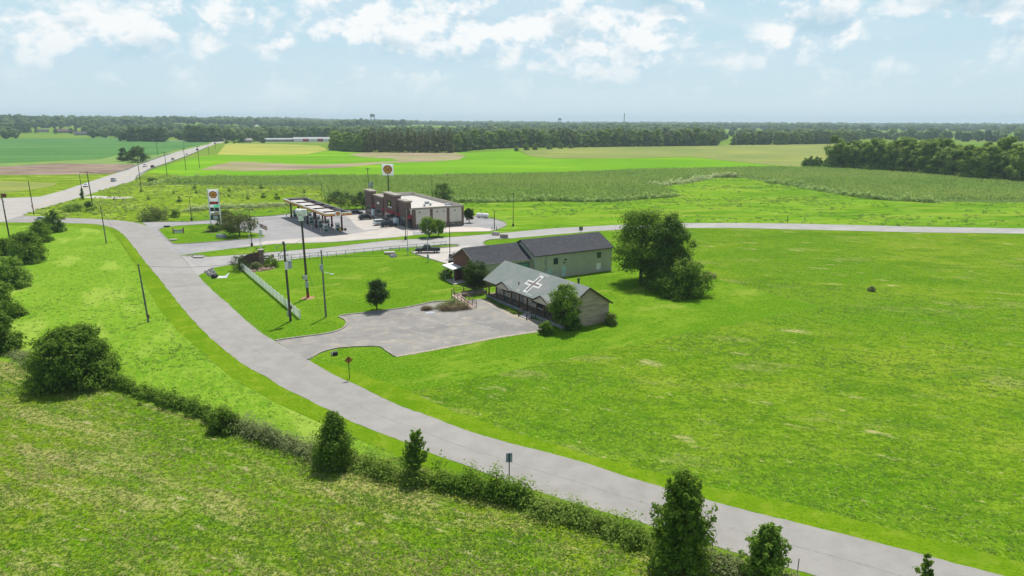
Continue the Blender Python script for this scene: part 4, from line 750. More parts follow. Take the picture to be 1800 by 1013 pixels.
plant(PR, rows(P([(1466, 299), (1500, 300.5), (1600, 307), (1700, 316), (1800, 324), (1860, 330)]), 4, 7.2, 9.5, 1), 'leafy tree in the wood jutting into the corn at the right edge', 'trees of the wood at the right edge', .92, 1.25)
PS = protos(L_wood, (205, 206), 7.5, 6.5, 'bush', 700, .8, .2)
plant(PS, P([(1414, 294), (1424, 294.5), (1434, 295), (1441, 294), (1449, 297), (1455, 296)]), 'small dark tree in the group left of the wood at the right edge', 'small trees before the right wood', .6, 1.0, 'small_tree')
PP = protos(L_poplar, (211, 212, 213), 21, 8.5, 'column', 1100, 1.2, .8)
plant(PP, rows(P([(640, 267.5), (700, 268), (760, 268.5), (800, 268.5)]), 3, 6.2, 8, 2), 'slim brownish green tree in the wood beyond the bare soil patch', 'slim trees of the middle wood', .9, 1.06)
PB = protos(L_wood, (221, 222, 223), 18, 13, 'round', 1100, 1.2, .6)
plant(PB, rows(P([(586, 263), (610, 266), (640, 267.5)]), 2, 8, 9, 3), 'round dark tree at the left end of the wood beyond the bare soil patch', 'round trees of the middle wood', .85, 1.1)
PY = protos(leafm('warmwood', (.062, .105, .020), (.085, .13, .026), (.17, .20, .045), .2), (231, 232, 233), 17, 12, 'round', 900, 1.3, .6)
plant(PB[:2]+PY[:2], rows(P([(806, 267), (830, 264), (900, 260), (1000, 259), (1100, 257.8), (1180, 257), (1262, 256)]), 2, 9.5, 12, 4), 'tree in the long wood edge beyond the ripening field', 'trees of the long wood edge', .85, 1.2)
plant(PB[:2]+PY[1:], rows(P([(1288, 255.2), (1350, 254.6), (1430, 253.4), (1505, 251.6)]), 2, 10, 13, 5), 'tree in the belt right of the gap in the long wood edge', 'trees of the belt right of the gap', .75, 1.05)
PL = protos(L_far, (241, 242, 243), 20, 15, 'round', 700, 1.6, .5)
plant(PL, rows(P([(229, 248.6), (260, 249), (292, 249.5)]), 2, 11, 14, 6)+rows(P([(331, 250), (350, 250), (375, 249.6), (388, 248)]), 2, 11, 14, 7), 'dark tree in the grove behind the soybean field beside the highway', 'trees of the grove beside the highway', .9, 1.15)
plant(PL[:1]+PS[:1], P([(398, 252.5), (412, 252), (425, 251), (433, 250), (446, 249.5), (462, 251.5), (455, 249)]), 'low round tree where the highway enters the far wood', 'low trees at the far end of the highway', .6, .9, 'small_tree', .7)
plant(PS, P([(908, 266), (925, 264), (940, 263.5), (965, 262.5), (985, 261.5), (1003, 261)]), 'low shrub tree at the corner of the ripening field', 'shrub trees at the ripening field', .8, 1.25, 'shrub_tree', .8)

def far_forest():
    rng = np.random.default_rng(99); cen = []; rad = []
    r = 1080.
    while r < 7600:
        gap = 8.5*(r/1000)**.62; w = 1.5*r
        for q in np.arange(-.5*w, .5*w, gap):
            a = q/r; px = 900+1200*math.tan(a)
            dmin = 1290 if px < 50 else 1880 if px < 172 else 1290 if px < 228 else 1120 if px < 392 else 1080 if px < 470 else 1110 if px < 590 else 1080 if px < 1264 else 1480 if px < 1286 else 1300 if px < 1530 else 1330
            if abs(px-(399+ (r-1100)*.004)) < 4.2 and r < 2400: continue
            if r < dmin: continue
            if px > 1520 and 1500 < r < 1900: continue
            if px > 900 and 2050 < r < 2350 and rng.uniform() < .8: continue
            if rng.uniform() < .12: continue
            rr = r+rng.uniform(-18, 18); aa = a+rng.normal(0, 2.5)/r; x, y = rr*math.sin(aa), rr*math.cos(aa); wv = float(vnoise(x, y, 90, 7)); gp_ = float(vnoise(x, y, 260, 9))
            if r > 1500 and gp_ < -.42: continue
            h = rng.uniform(12, 20)+3.5*wv; g = gap*rng.uniform(.5, .82)
            cen.append((x, y, hill(x, y)+h*.52)); rad.append((g, g, h*.48))
        r *= 1.06 if r < 2400 else 1.1
    cen = np.array(cen); rad = np.array(rad); k_ = len(cen); d = np.hypot(cen[:, 0], cen[:, 1])
    per = np.where(d < 1700, 60, np.where(d < 3000, 34, 16)); idx = np.repeat(np.arange(k_), per); n = len(idx)
    v = rng.normal(size=(n, 3)); v /= np.linalg.norm(v, axis=1)[:, None]
    lob = 1+.16*np.sin(v[:, 0]*5+idx)*np.sin(v[:, 1]*4+idx*2.3)
    p = cen[idx]+v*rad[idx]*(rng.uniform(.55, 1.02, n)*lob)[:, None]
    nr = v+rng.normal(size=(n, 3))*.25+np.array([0, 0, .35]); nr /= np.linalg.norm(nr, axis=1)[:, None]
    t = np.cross(nr, rng.normal(size=(n, 3))); t /= np.linalg.norm(t, axis=1)[:, None]; b = np.cross(nr, t)
    s = (rad[idx, 0]*rng.uniform(.32, .62, n)*np.where(d[idx] > 3000, 1.7, np.where(d[idx] > 1700, 1.2, 1)))[:, None]
    V = np.stack([p-t*s-b*s*.3, p+t*s*.2-b*s*.8, p+t*s, p+b*s*.8-t*s*.1], 1).reshape(-1, 3)
    Vc, Fc, tc = cores_np(rng, cen, rad, .93); F = np.vstack([np.arange(n*4).reshape(n, 4), Fc+len(V)])
    tone = np.clip((rng.uniform(0, .75, k_)+.35*vnoise(cen[:, 0], cen[:, 1], 60, 4))[idx]+rng.normal(0, .12, n), 0, 1)
    o = obj('distant_woods', np_mesh('distant_woods', np.vstack([V, Vc]), F, np.r_[tone, np.clip(np.repeat(rng.uniform(.1, .6, k_), 24)+.35*np.repeat(vnoise(cen[:, 0], cen[:, 1], 60, 4), 24), 0, 1)]), L_far); tag(o, 'hazy blue green woods covering the low hills to the horizon', 'woods', None, 'stuff')
far_forest()

# ------------------------------------------------------------------ church
def shell_roof(mb, x0, x1, prof, th=.14):
    """roof skin following prof [(y,z)..] along x"""
    n = len(prof); top = [(x, y, z) for x in (x0, x1) for y, z in prof]; bot = [(x, y, z-th) for x in (x0, x1) for y, z in prof]
    fs = [(i, i+1, n+i+1, n+i) for i in range(n-1)] + [(2*n+i, 3*n+i, 3*n+i+1, 2*n+i+1) for i in range(n-1)]
    for s in (0, n): fs += [(s+i, 2*n+s+i, 2*n+s+i+1, s+i+1) for i in range(n-1)]
    fs += [(0, n, 3*n, 2*n), (n-1, 3*n-1, 4*n-1, 2*n-1)]
    mb.add(top+bot, fs); return mb
CH = thing('church', 'long wooden church with a cross painted on its grey green roof and a porch', 'church', (-4.5, 115.7, 0), R(-57.2))
RK = (6.1-3.15)/4.55
roof = shell_roof(MB(), -.45, 23.25, [(-.4, 3.15), (4.15, 6.1), (8.7, 3.15)], .16)
RO = roof.build('roof', m_gshingle, CH)
def roofz(y): return 3.15+(y+.4)*RK
def roof_poly(name, poly, m, dz):
    mb = MB(); n = len(poly); mb.add([(x, y, roofz(y)+dz) for x, y in poly], [tuple(range(n))]); return mb.build(name, m, RO)
def crossp(w, x0, x1, y0, y1, ym, h): c = 11.88; return [(c-w, y0), (c+w, y0), (c+w, ym-h), (x1, ym-h), (x1, ym+h), (c+w, ym+h), (c+w, y1), (c-w, y1), (c-w, ym+h), (x0, ym+h), (x0, ym-h), (c-w, ym-h)]
roof_poly('cross_outline', crossp(.55, 9.88, 13.85, .10, 3.5, 1.78, .42), m_paint_roof, .012)
roof_poly('cross', crossp(.27, 10.25, 13.48, .38, 3.22, 1.78, .17), m_paint_brown, .018)
ra = math.atan(RK)
for body, x, y, sz in (('FAITHFUL', 12.2, 3.74, .52), ('LIFE', 10.1, .02, .46), ('CENTER', 13.3, -.06, .42)):
    text('roof_lettering', body, sz, m_paint_roof, RO, (x, y, roofz(y)+.015), (ra, 0, 0), .004, 1.15)
MB().cyl(8.9, .96, roofz(.96)-.05, roofz(.96)+.42, .09, 8).build('vent_pipe', m_black, RO)
MB().cyl(19.4, 5.0, 5.3, 6.5, .16, 10).cyl(19.4, 5.0, 6.5, 6.62, .24, 10).build('chimney', m_black, RO)
# fascia along the eaves and rakes
fa = MB().bar((-.47, -.44, 3.02), (4.0, -.44, 3.02), .05, .2).bar((8.4, -.44, 3.02), (15.0, -.44, 3.02), .05, .2).bar((19.5, -.44, 3.02), (23.27, -.44, 3.02), .05, .2).bar((-.47, 8.74, 3.02), (23.27, 8.74, 3.02), .05, .2)
for x in (-.47, 23.28):
    fa.bar((x, -.44, 2.99), (x, 4.15, 5.96), .05, .2).bar((x, 8.74, 2.99), (x, 4.15, 5.96), .05, .2)
fa.build('fascia', m_trim, RO)
for gx in (6.2, 17.25):
    hw, pz = 2.2, 4.12
    g = MB().add([(gx-hw-.15, -.62, 3.0), (gx, -.62, pz), (gx+hw+.15, -.62, 3.0), (gx-hw-.15, -.62, 2.88), (gx, -.62, pz-.13), (gx+hw+.15, -.62, 2.88),
                  (gx-hw-.15, -.1, 3.36), (gx, 1.5, pz+.26), (gx+hw+.15, -.1, 3.36)], [(0, 1, 7, 6), (1, 2, 8, 7), (0, 3, 4, 1), (1, 4, 5, 2)])
    go = g.build('gablet', m_gshingle, RO)
    MB().prism([(gx-hw, 2.86), (gx+hw, 2.86), (gx, pz-.14)], 'y', -.5, -.44).build('gablet_board', m_porchwall, go)
    MB().bar((gx-hw-.17, -.66, 2.93), (gx, -.66, pz-.03), .06, .17).bar((gx+hw+.17, -.66, 2.93), (gx, -.66, pz-.03), .06, .17).build('gablet_trim', m_trim, go)
wl = MB()
wl.box(0, 20.9, 2.0, 2.15, .0, 3.6).box(0, .15, 2.15, 8.3, 0, 3.3).box(0, 22.8, 8.15, 8.3, 0, 3.2)
wl.build('front_wall', m_porchwall, CH)
gw = MB().box(22.65, 22.8, 1.9, 8.3, 0, 3.1).prism([(-.1, 3.02), (8.4, 3.02), (4.15, 5.85)], 'x', 22.62, 22.82).box(20.9, 22.64, 1.95, 2.15, 0, 3.05)
gw.build('board_gable_wall', m_siding, CH)
MB().prism([(-.1, 3.02), (8.4, 3.02), (4.15, 5.85)], 'x', -.02, .13).build('side_gable_wall', m_siding, CH)
bd = MB()
for i in range(19):
    z = .18+i*.30; y0 = 1.88 if z < 3.0 else -.05+max(0, (z-3.02)/RK); y1 = 8.32 if z < 3.0 else 8.35-max(0, (z-3.02)/RK)
    if y1-y0 > .5: bd.add([(22.83, y0, z), (22.83, y1, z), (22.87, y1, z), (22.87, y0, z), (22.82, y0, z+.27), (22.82, y1, z+.27), (22.835, y1, z+.27), (22.835, y0, z+.27)], [(0, 3, 2, 1), (4, 5, 6, 7), (0, 1, 5, 4), (3, 7, 6, 2), (1, 2, 6, 5), (0, 4, 7, 3)])
bd.build('lap_siding', m_siding, CH)
MB().box(0, 22.8, 0.02, 1.99, .55, .68).build('porch_deck', m_deck, CH)
MB().box(0.02, 12.9, -.03, .03, .0, .54).box(15.3, 22.8, -.03, .03, 0, .54).build('porch_skirt', m_skirt, CH)
MB().box(0, 22.8, -.03, .05, .56, .70).build('deck_edge', m_trim, CH)
for x in (.72, 3.12, 5.57, 7.93, 10.19, 12.6, 15.3, 17.23, 19.5, 22.6):
    MB().box(x-.09, x+.09, .06, .24, .68, 3.0).box(x-.13, x+.13, .02, .28, .68, .95).box(x-.13, x+.13, .02, .28, 2.75, 3.02).build('porch_post', m_post, CH)
MB().box(-.1, 22.7, .04, .24, 2.88, 3.05).build('porch_beam', m_trim, CH)
for x0, x1, y0, y1, nm in ((2.2, 4.5, 1.6, 2.7, 'window'), (5.4, 6.4, .72, 2.75, 'door'), (7.4, 8.6, .72, 2.8, 'door'), (13.1, 14.8, 1.1, 2.6, 'window'), (15.2, 16.4, .72, 2.8, 'door'), (17.9, 20.1, 1.4, 2.6, 'window'), (11.4, 12.3, 1.5, 2.7, 'window')):
    mm = m_glass if nm == 'window' or x0 == 15.2 else m_grey
    f = MB().box(x0, x1, 1.94, 2.0, y0, y1).build(nm, m_glass if nm == 'window' or x0 == 15.2 else mat('pale_panel_door', (.40, .38, .34)), CH)
    MB().box(x0-.1, x0, 1.92, 2.02, y0-.1, y1+.1).box(x1, x1+.1, 1.92, 2.02, y0-.1, y1+.1).box(x0, x1, 1.92, 2.02, y1, y1+.1).box(x0, x1, 1.92, 2.02, y0-.1, y0).box((x0+x1)/2-.03, (x0+x1)/2+.03, 1.925, 1.97, y0, y1).build('window_frame' if nm == 'window' else 'door_frame', m_trim, f)
MB().box(22.82, 22.86, 1.95, 2.2, .5, 2.8).build('corner_board', m_trim, CH)
stp = MB()
for i in range(4): stp.box(13.05, 15.15, -.42*(i+1), -.42*i-.02, .06, .55-.13*i)
stp.build('front_steps', mat('grey_step_boards', (.42, .42, .42), (.34, .34, .34), 2), CH)
for x in (12.95, 15.25):
    MB().bar((x, .1, 1.68), (x, -1.75, 1.02), .09, .10).bar((x, .1, 1.25), (x, -1.75, .6), .05, .08).box(x-.06, x+.06, -1.8, -1.68, 0, 1.02).box(x-.06, x+.06, -.9, -.8, .1, 1.3).build('step_handrail', m_post, CH)
MB().bar((19.7, .15, 1.55), (22.5, .15, 1.55), .06, .08).bar((19.7, .15, 1.0), (22.5, .15, 1.0), .05, .06).bar((15.5, .15, 1.55), (17.1, .15, 1.55), .06, .08).build('porch_rail', m_trim, CH)

# wheelchair ramp in front of the porch's left end
RP = thing('access_ramp', 'wooden access ramp with brown handrails at the left end of the church porch', 'ramp', (*G(798, 527), 0), 0)
o2 = np.array(G(798, 527))
def L2(px, py, z=0): g = np.array(G(px, py, z))-o2; return (float(g[0]), float(g[1]), z)
c0, c1, c2 = L2(804, 531), L2(828, 543), L2(852, 512, .5)
a_ = Vector(L2(801, 522)); b_ = Vector(L2(830, 541.5)); t_ = (b_-a_).normalized(); n_ = Vector((-t_.y, t_.x, 0))
up = Vector((0, 0, 1))
MB().hexa([a_-n_*.75, b_-n_*.75, b_+n_*.75, a_+n_*.75], [a_-n_*.75+up*.42, b_-n_*.75+up*.06, b_+n_*.75+up*.06, a_+n_*.75+up*.42]).build('ramp_deck', mat('pinkish_ramp_boards', (.48, .37, .32), (.40, .31, .27), 2), RP)
d_ = Vector(L2(852, 515)); d_.z = 0; u_ = (d_-a_).normalized(); m_n = Vector((-u_.y, u_.x, 0))
MB().hexa([a_-m_n*.7, d_-m_n*.7, d_+m_n*.7, a_+m_n*.7], [a_-m_n*.7+up*.43, d_-m_n*.7+up*.62, d_+m_n*.7+up*.62, a_+m_n*.7+up*.43]).build('ramp_deck', m_deck, RP)
for sgn, base, dr, ln, za, zb in ((-1, a_, t_, (b_-a_).length, .42, .05), (1, a_, t_, (b_-a_).length, .42, .05), (-1, a_, u_, (d_-a_).length, .43, .6), (1, a_, u_, (d_-a_).length, .43, .6)):
    nn = Vector((-dr.y, dr.x, 0))*sgn*.75; st_ = 1.3 if (sgn == 1 and dr is t_) or (sgn == -1 and dr is u_) else 0
    mb = MB(); p0 = base+nn+dr*st_; p1 = base+nn+dr*ln
    z0 = za+(zb-za)*st_/ln
    for h, w in ((.98, .10), (.55, .06)): mb.bar(p0+up*(z0+h), p1+up*(zb+h), w, .07)
    k = max(2, int((ln-st_)/1.5))
    for i in range(k+1):
        q = p0.lerp(p1, i/k); zz = z0+(zb-z0)*i/k; mb.box(q.x-.05, q.x+.05, q.y-.05, q.y+.05, 0, zz+1.0)
    mb.build('ramp_handrail', m_post, RP)
hedge_mass('dead_brush', 'brown dead brush heap on the car park beside the ramp', 'brush', P([(778, 546), (792, 546), (806, 545), (822, 543)]), 1.5, .9, L_dry, 2600, .2, 301, jag=.5)
hedge_mass('dead_brush', 'grey green weed clump behind the brown brush heap', 'brush', P([(772, 543), (785, 538), (800, 536), (812, 538)]), 1.6, .9, L_grey, 2200, .22, 302)
hedge_mass('dead_brush', 'small dry weed tuft on the car park left of the brush heap', 'brush', P([(745, 545.5), (750, 545.5), (757, 545)]), .9, .6, L_dry, 900, .2, 303)
hedge_mass('tall_weeds', 'weeds growing along the porch foundation', 'weeds', P([(858, 527), (880, 540), (905, 553)]), .5, .35, L_mid, 1200, .2, 304, 'stuff')

# ------------------------------------------------------------------ sage green metal building
GB = thing('metal_building', 'sage green metal building with a charcoal shingle roof and a lower brick fronted wing', 'building', (4.5, 128.9, 0), R(31.7))
D = 9.8
gmain = MB().box(0, 19, 0, D, 0, 4.85).prism([(0, 4.8), (D, 4.8), (D/2, 7.1)], 'x', .01, 18.99)
gmain.build('wall', m_sage, GB)
MB().box(-12.0, 0, 1.5, 1.5+9.4, 0, 4.2).build('wing_wall', m_sage, GB)
MB().prism([(1.4, 0), (11.0, 0), (11.0, 4.2), (6.2, 6.45), (1.4, 4.2)], 'x', -12.12, -11.9).build('brick_front', m_brick, GB)
rf = shell_roof(MB(), -.25, 19.3, [(-.35, 4.84), (D/2, 7.32), (D+.35, 4.84)], .16).build('roof', m_shingle, GB)
MB().bar((-.3, -.37, 4.72), (-.3, D/2, 7.22), .08, .22).bar((-.3, D+.37, 4.72), (-.3, D/2, 7.22), .08, .22).bar((19.34, -.37, 4.72), (19.34, D/2, 7.22), .05, .2).bar((-.25, -.40, 4.74), (19.3, -.40, 4.74), .1, .12).build('roof_trim', m_black, rf)
rw = shell_roof(MB(), -12.5, -.2, [(1.1, 4.12), (6.2, 6.62), (11.3, 4.12)], .14).build('wing_roof', m_shingle, GB)
MB().bar((-12.54, 1.1, 4.0), (-12.54, 6.2, 6.5), .05, .16).bar((-12.54, 11.3, 4.0), (-12.54, 6.2, 6.5), .05, .16).bar((-12.5, 1.06, 4.03), (-.2, 1.06, 4.03), .1, .12).build('rake_board', mat('grey_trim', (.33, .32, .29)), rw)
sn = MB()
for i in range(16):
    q = rng.uniform(0, 1); sn.cb((-11+rng.uniform(0, 9), 2+q*3, 4.12+(q*3+.9)*.49+.05), (.12, .06, .10))
sn.build('snow_guards', m_grey, rw)
rib = MB()
for i in range(1, 64):
    x = i*.3
    if 3.0 < x < 3.7 or 4.0 < x < 5.2 or 6.2 < x < 7.2 or 14.9 < x < 16.1 or 4.3 < x < 5.3: continue
    rib.box(x-.015, x+.015, -.018, 0, .05, 4.7)
rib.build('siding_rib', m_sage, GB)
MB().box(9.82, 9.88, -.04, 0, 0, 4.8).build('wall_joint', mat('pale_trim', (.40, .42, .36)), GB)
for nm, x0, x1, z0, z1, m in (('door', 3.05, 3.7, .05, 2.15, m_bluedoor), ('window', 4.3, 5.25, 2.75, 3.9, m_glass), ('wall_panel', 4.0, 5.2, .15, 1.4, mat('grey_panel', (.44, .45, .42))), ('door', 6.25, 7.2, .05, 2.2, m_bluedoor), ('window', 15.1, 16.0, 2.95, 4.05, m_glass), ('wall_panel', 14.95, 16.1, .5, 1.85, m_white)):
    f = MB().box(x0, x1, -.05, -.005, z0, z1).build(nm, m, GB)
    if nm == 'window': MB().box(x0-.08, x1+.08, -.06, -.008, z1, z1+.08).box(x0-.08, x1+.08, -.06, -.008, z0-.08, z0).box(x0-.08, x0, -.06, -.008, z0, z1).box(x1, x1+.08, -.06, -.008, z0, z1).box((x0+x1)/2-.02, (x0+x1)/2+.02, -.055, -.04, z0, z1).build('window_frame', mat('frame_olive', (.20, .23, .16)), f)
    if nm == 'door': MB().cyl(x0+.1, -.08, 1.0, 1.08, .04, 6).build('door_handle', m_black, f)
MB().box(2.2, 2.9, -.28, -.01, .7, 1.85).box(2.1, 2.3, -.12, -.01, .0, .7).build('meter_box', m_grey, GB)
MB().box(2.45, 2.55, -.1, -.01, 1.85, 4.3).cyl(2.3, -.18, 3.2, 3.6, .14, 8).build('meter_mast', m_dsteel, GB)
MB().box(6.9, 7.3, -.22, -.01, 3.3, 3.55).box(6.7, 7.0, -.2, -.01, 2.75, 2.95).build('flood_light', m_black, GB)
MB().box(-3.4, -.6, 1.42, 1.49, .05, 3.3).build('overhead_door', m_gdoor, GB); MB().box(-3.55, -3.4, 1.40, 1.49, 0, 3.45).box(-.6, -.45, 1.40, 1.49, 0, 3.45).box(-3.55, -.45, 1.40, 1.49, 3.3, 3.45).build('door_frame', mat('frame_darkgreen', (.045, .09, .065)), GB)
MB().bar((-.08, -.12, 0), (-.08, -.12, 4.7), .1, .1).bar((.12, -.1, 0), (.12, -.1, 4.7), .08, .08).build('downspout', mat('pale_downspout', (.50, .54, .52)), GB)
MB().box(-12.05, 0, 1.30, 1.48, 0, .16).box(0, 19.1, -.2, -.01, 0, .12).build('foundation', m_conc, GB)

# white awning beside the brick front
AW = thing('awning_shelter', 'white flat metal awning on grey posts beside the brick wing', 'awning', (*G(797.6, 499.7), 0), 0)
ao = np.array(G(797.6, 499.7))
def LA(px, py, z): g = np.array(G(px, py, z))-ao; return (float(g[0]), float(g[1]), z)
zz = 2.55
p0, p1, p2, p3 = [Vector(LA(a, b, zz)) for a, b in ((776.5, 467.5), (796, 476), (822, 468), (812, 459))]
lift = Vector((0, 0, .16)); MB().hexa([p0, p1, p2, p3], [p0+lift, p1+lift, p2+lift, p3+lift]).build('awning_roof', mat('awning_white', (.82, .81, .79), (.76, .75, .73), 1), AW)
MB().bar(p0+lift*.5, p1+lift*.5, .05, .22).bar(p1+lift*.5, p2+lift*.5, .05, .22).build('awning_gutter', m_grey, AW)
for px, py in ((783, 491), (797.6, 499.7), (820, 492)):
    q = LA(px, py, 0); MB().box(q[0]-.06, q[0]+.06, q[1]-.06, q[1]+.06, 0, zz+.02).build('awning_post', m_grey, AW)
sl_ = MB(); q = [LA(a, b, 0) for a, b in ((784, 493), (798, 501.5), (826, 496), (812, 488))]; sl_.hexa([(a, b, .02) for a, b, _ in q], [(a, b, .14) for a, b, _ in q]); sl_.build('slab', m_conc, AW)
BR = [LA(a, b, 0) for a, b in ((800, 495), (826, 489))]
MB().bar((BR[0][0], BR[0][1], 1.2), (BR[1][0], BR[1][1], 1.2), .15, 2.1).build('brick_screen', m_brick, AW)

# ------------------------------------------------------------------ shop
ST = thing('shop_building', 'beige and brick convenience shop with brick towers, red awnings and a white flat roof', 'shop', (-28.3, 192.8, 0), R(29.5))
MB().box(.25, 15.7, .3, 39.2, 0, 5.1).build('wall', m_stucco, ST)
MB().box(.4, 15.5, .5, 39.0, 5.11, 5.16).build('roof', m_mem, ST)
par = MB().box(.0, 16, .0, .28, 5.1, 5.75).box(15.72, 16, .28, 39.5, 5.1, 5.95).box(.0, .28, .28, 39.5, 5.1, 5.45).box(.28, 15.72, 39.22, 39.5, 5.1, 6.3)
par.build('parapet', m_stucco, ST)
MB().box(-.1, 16.1, -.12, .36, 5.76, 5.98).box(15.64, 16.1, .36, 39.6, 5.96, 6.1).box(-.12, .34, .36, 39.6, 5.46, 5.6).box(-.05, 16.1, -.06, -.005, 5.42, 5.75).build('coping', m_copin, ST)
for x0, x1 in ((-.02, .95), (5.35, 6.2), (10.6, 11.45), (15.35, 16.04)):
    MB().box(x0, x1, -.09, .29, 0, 5.42).build('brick_pilaster', m_sbrick, ST)
for x0, x1 in ((.96, 5.34), (6.21, 10.59), (11.46, 15.34)):
    MB().box(x0, x1, -.04, .28, 1.35, 5.41).build('stucco_panel', m_stucco, ST)
    MB().box(x0, x1, -.07, .28, 0, 1.22).build('stone_base', m_stone, ST); MB().box(x0, x1, -.10, .28, 1.23, 1.34).build('sill_band', m_copin, ST)
for x, q in ((2.2, 0), (7.6, 0), (9.6, 0), (13.2, 0)): MB().cb((x, -.14, 4.6), (.3, .22, .28)).build('wall_lamp', m_black, ST)
for y0, y1, h, dp in ((2.4, 8.6, 7.3, 1.2), (10.4, 21.0, 8.3, 1.5), (22.8, 31.2, 6.6, 1.2), (33.4, 40.2, 7.5, 1.4)):
    t = MB().box(-dp+.4, .6, y0, y1, 0, h).build('brick_tower', m_sbrick, ST)
    MB().box(-dp+.2, .8, y0-.22, y1+.22, h+.002, h+.24).box(-dp+.05, .95, y0-.36, y1+.36, h+.242, h+.48).build('tower_coping', m_copin, t)
    MB().box(-dp+.36, .6, y0-.04, y1+.04, 0, 1.1).build('stone_base', m_stone, t)
for y0, y1, z0, z1, hd, w in ((8.3, 10.8, 2.9, 3.9, 1.1, -.05), (20.6, 23.4, 3.1, 4.1, 1.3, -.05), (11.5, 17.5, 3.1, 3.7, 1.0, -1.12), (31.0, 33.6, 2.9, 3.9, 1.1, -.05), (.5, 2.4, 2.9, 3.9, 1.0, -.05)):
    MB().add([(w, y0, z1), (w, y1, z1), (w-hd, y1, z0), (w-hd, y0, z0), (w, y0, z0), (w, y1, z0)], [(0, 1, 2, 3), (3, 2, 5, 4), (0, 3, 4), (1, 5, 2)]).build('red_awning', m_red, ST)
    MB().box(w-.06, w+.1, y0+.15, y1-.15, .1, z0-.15).build('shop_window', m_glass, ST)
for y0, y1, w in ((17.6, 20.4, -1.12), (12.0, 15.6, -1.12), (25, 29, -.82), (35, 38.5, -1.02), (4, 7, -.82)):
    f = MB().box(w-.03, w+.1, y0, y1, .12 if y0 in (17.6, 4) else .9, 2.7).build('shop_window', m_glass, ST)
    MB().box(w-.05, w-.005, y0-.1, y0, .1, 2.8).box(w-.05, w-.005, y1, y1+.1, .1, 2.8).box(w-.05, w-.005, y0, y1, 2.7, 2.8).box(w-.05, w-.005, (y0+y1)/2-.04, (y0+y1)/2+.04, .12, 2.7).build('window_frame', m_dsteel, f)
MB().box(-1.15, -1.0, 12.2, 15.4, .2, 2.2).build('notice_panel', mat('poster_panel', (.50, .46, .42), (.26, .24, .22), 3, stretch=(1, 1, 2.5), lo=.45, hi=.55), ST)
MB().box(-1.20, -1.1, 14.2, 17.6, 5.0, 6.6).build('shop_sign', mat('sign_dark_green', (.03, .055, .02)), ST)
MB().prism([(15.3, 5.35), (16.3, 5.35), (16.4, 5.9), (15.9, 6.35), (15.4, 6.0)], 'x', -1.25, -1.201).build('sign_emblem', mat('sign_yellowgreen', (.42, .55, .10)), ST)
MB().box(-1.2, -1.1, 13.9, 17.0, 4.55, 4.85).build('sign_strip', m_white, ST); MB().box(-.9, -.8, 26.2, 28.2, 4.3, 5.0).build('shop_sign', m_white, ST)
for x, y, sx_, sy_, h in ((5, 22, 2, 2.4, 1.1), (10.5, 14.5, 1.2, 1.2, .7), (12.6, 3.2, 1.6, 1.4, .55), (14.4, 8, 1.1, 1.1, .5)):
    MB().box(x-sx_/2, x+sx_/2, y-sy_/2, y+sy_/2, 5.17, 5.17+h).build('roof_unit', m_white if h > 1 else m_grey, ST, .04)
for x, y in ((7.2, 8.5), (9.8, 10.2)):
    d = MB().cyl(x, y, 5.17, 5.6, .25, 10).tube([(x, y, 5.6), (x, y, 5.75)], [.55, .62], 14).build('roof_fan', m_dsteel, ST)
MB().box(-2.6, -.4, -.2, 40.2, .02, .15).build('shop_walk', m_conc, ST)
def stpt(x, y): a = R(29.5); return (-28.3+x*math.cos(a)-y*math.sin(a), 192.8+x*math.sin(a)+y*math.cos(a))
def ice_box(lab, x, y):
    t = thing('ice_merchandiser', lab, 'ice freezer', (*stpt(x, y), .15), R(29.5)); MB().box(-.5, .5, -1, 1, .1, 2.05).build('cabinet', mat('ice_blue_white', (.58, .70, .76), (.40, .56, .68), 1.6), t, .03)
    MB().box(-.54, -.505, -.95, -.05, .3, 1.6).box(-.54, -.505, .05, .95, .3, 1.6).build('freezer_door', m_white, t); MB().box(-.45, .45, -.95, .95, 0, .1).build('base', m_black, t)
ice_box('pale blue ice freezer by the near shop tower behind the parked dark car', -1.6, 9.3); ice_box('pale ice freezer between the two left brick towers of the shop', -.9, 32.0)

# ------------------------------------------------------------------ shell emblem
def scallop(s, n=26):
    pts = []
    for i in range(n+1):
        a = R(-22)+R(224)*i/n; k = 1+.035*math.cos(7*(a-PI/2)*2)
        pts.append((math.cos(a)*k*s, (math.sin(a)*.93+.05)*s))
    return pts+[(-.62*s, -.62*s), (-.60*s, -.86*s), (.60*s, -.86*s), (.62*s, -.62*s)]
def emblem(parent, cx, cz, y, s, dy=-1):
    e = MB().prism(scallop(s), 'y', y, y+.03*dy).build('emblem', m_emred, parent); e.location = (cx, 0, cz)
    f = MB().prism(scallop(s*.80), 'y', y+.03*dy+.002*dy, y+.05*dy).build('emblem_fill', m_emyel, e)
    rb = MB()
    for i in range(7):
        a = R(22)+R(136)*i/6; r1 = .76*s; b = Vector((0, 0, -.66*s)); t = Vector((math.cos(a)*r1, 0, math.sin(a)*r1*.9)); t = b+(t-b)*.97; b = b+(t-b)*.3
        rb.bar(b+Vector((0, y+.056*dy, 0)), t+Vector((0, y+.056*dy, 0)), .014, s*.075)
    rb.build('emblem_rib', m_emred, e); return e

# tall sign on a pole
TS = thing('pole_sign', 'square white sign with red and yellow shell on a tall dark pole', 'sign', G(683.5, 347), 0)
MB().cyl(0, 0, 0, 9.4, .22, 12).cyl(0, 0, 0, 2.5, .30, 12).build('pole', m_black, TS)
pn = MB().box(-2.3, 2.3, -.2, .2, 8.7, 13.2).build('sign_panel', m_sign, TS, .05); emblem(TS, 0, 11.0, -.22, 1.78)
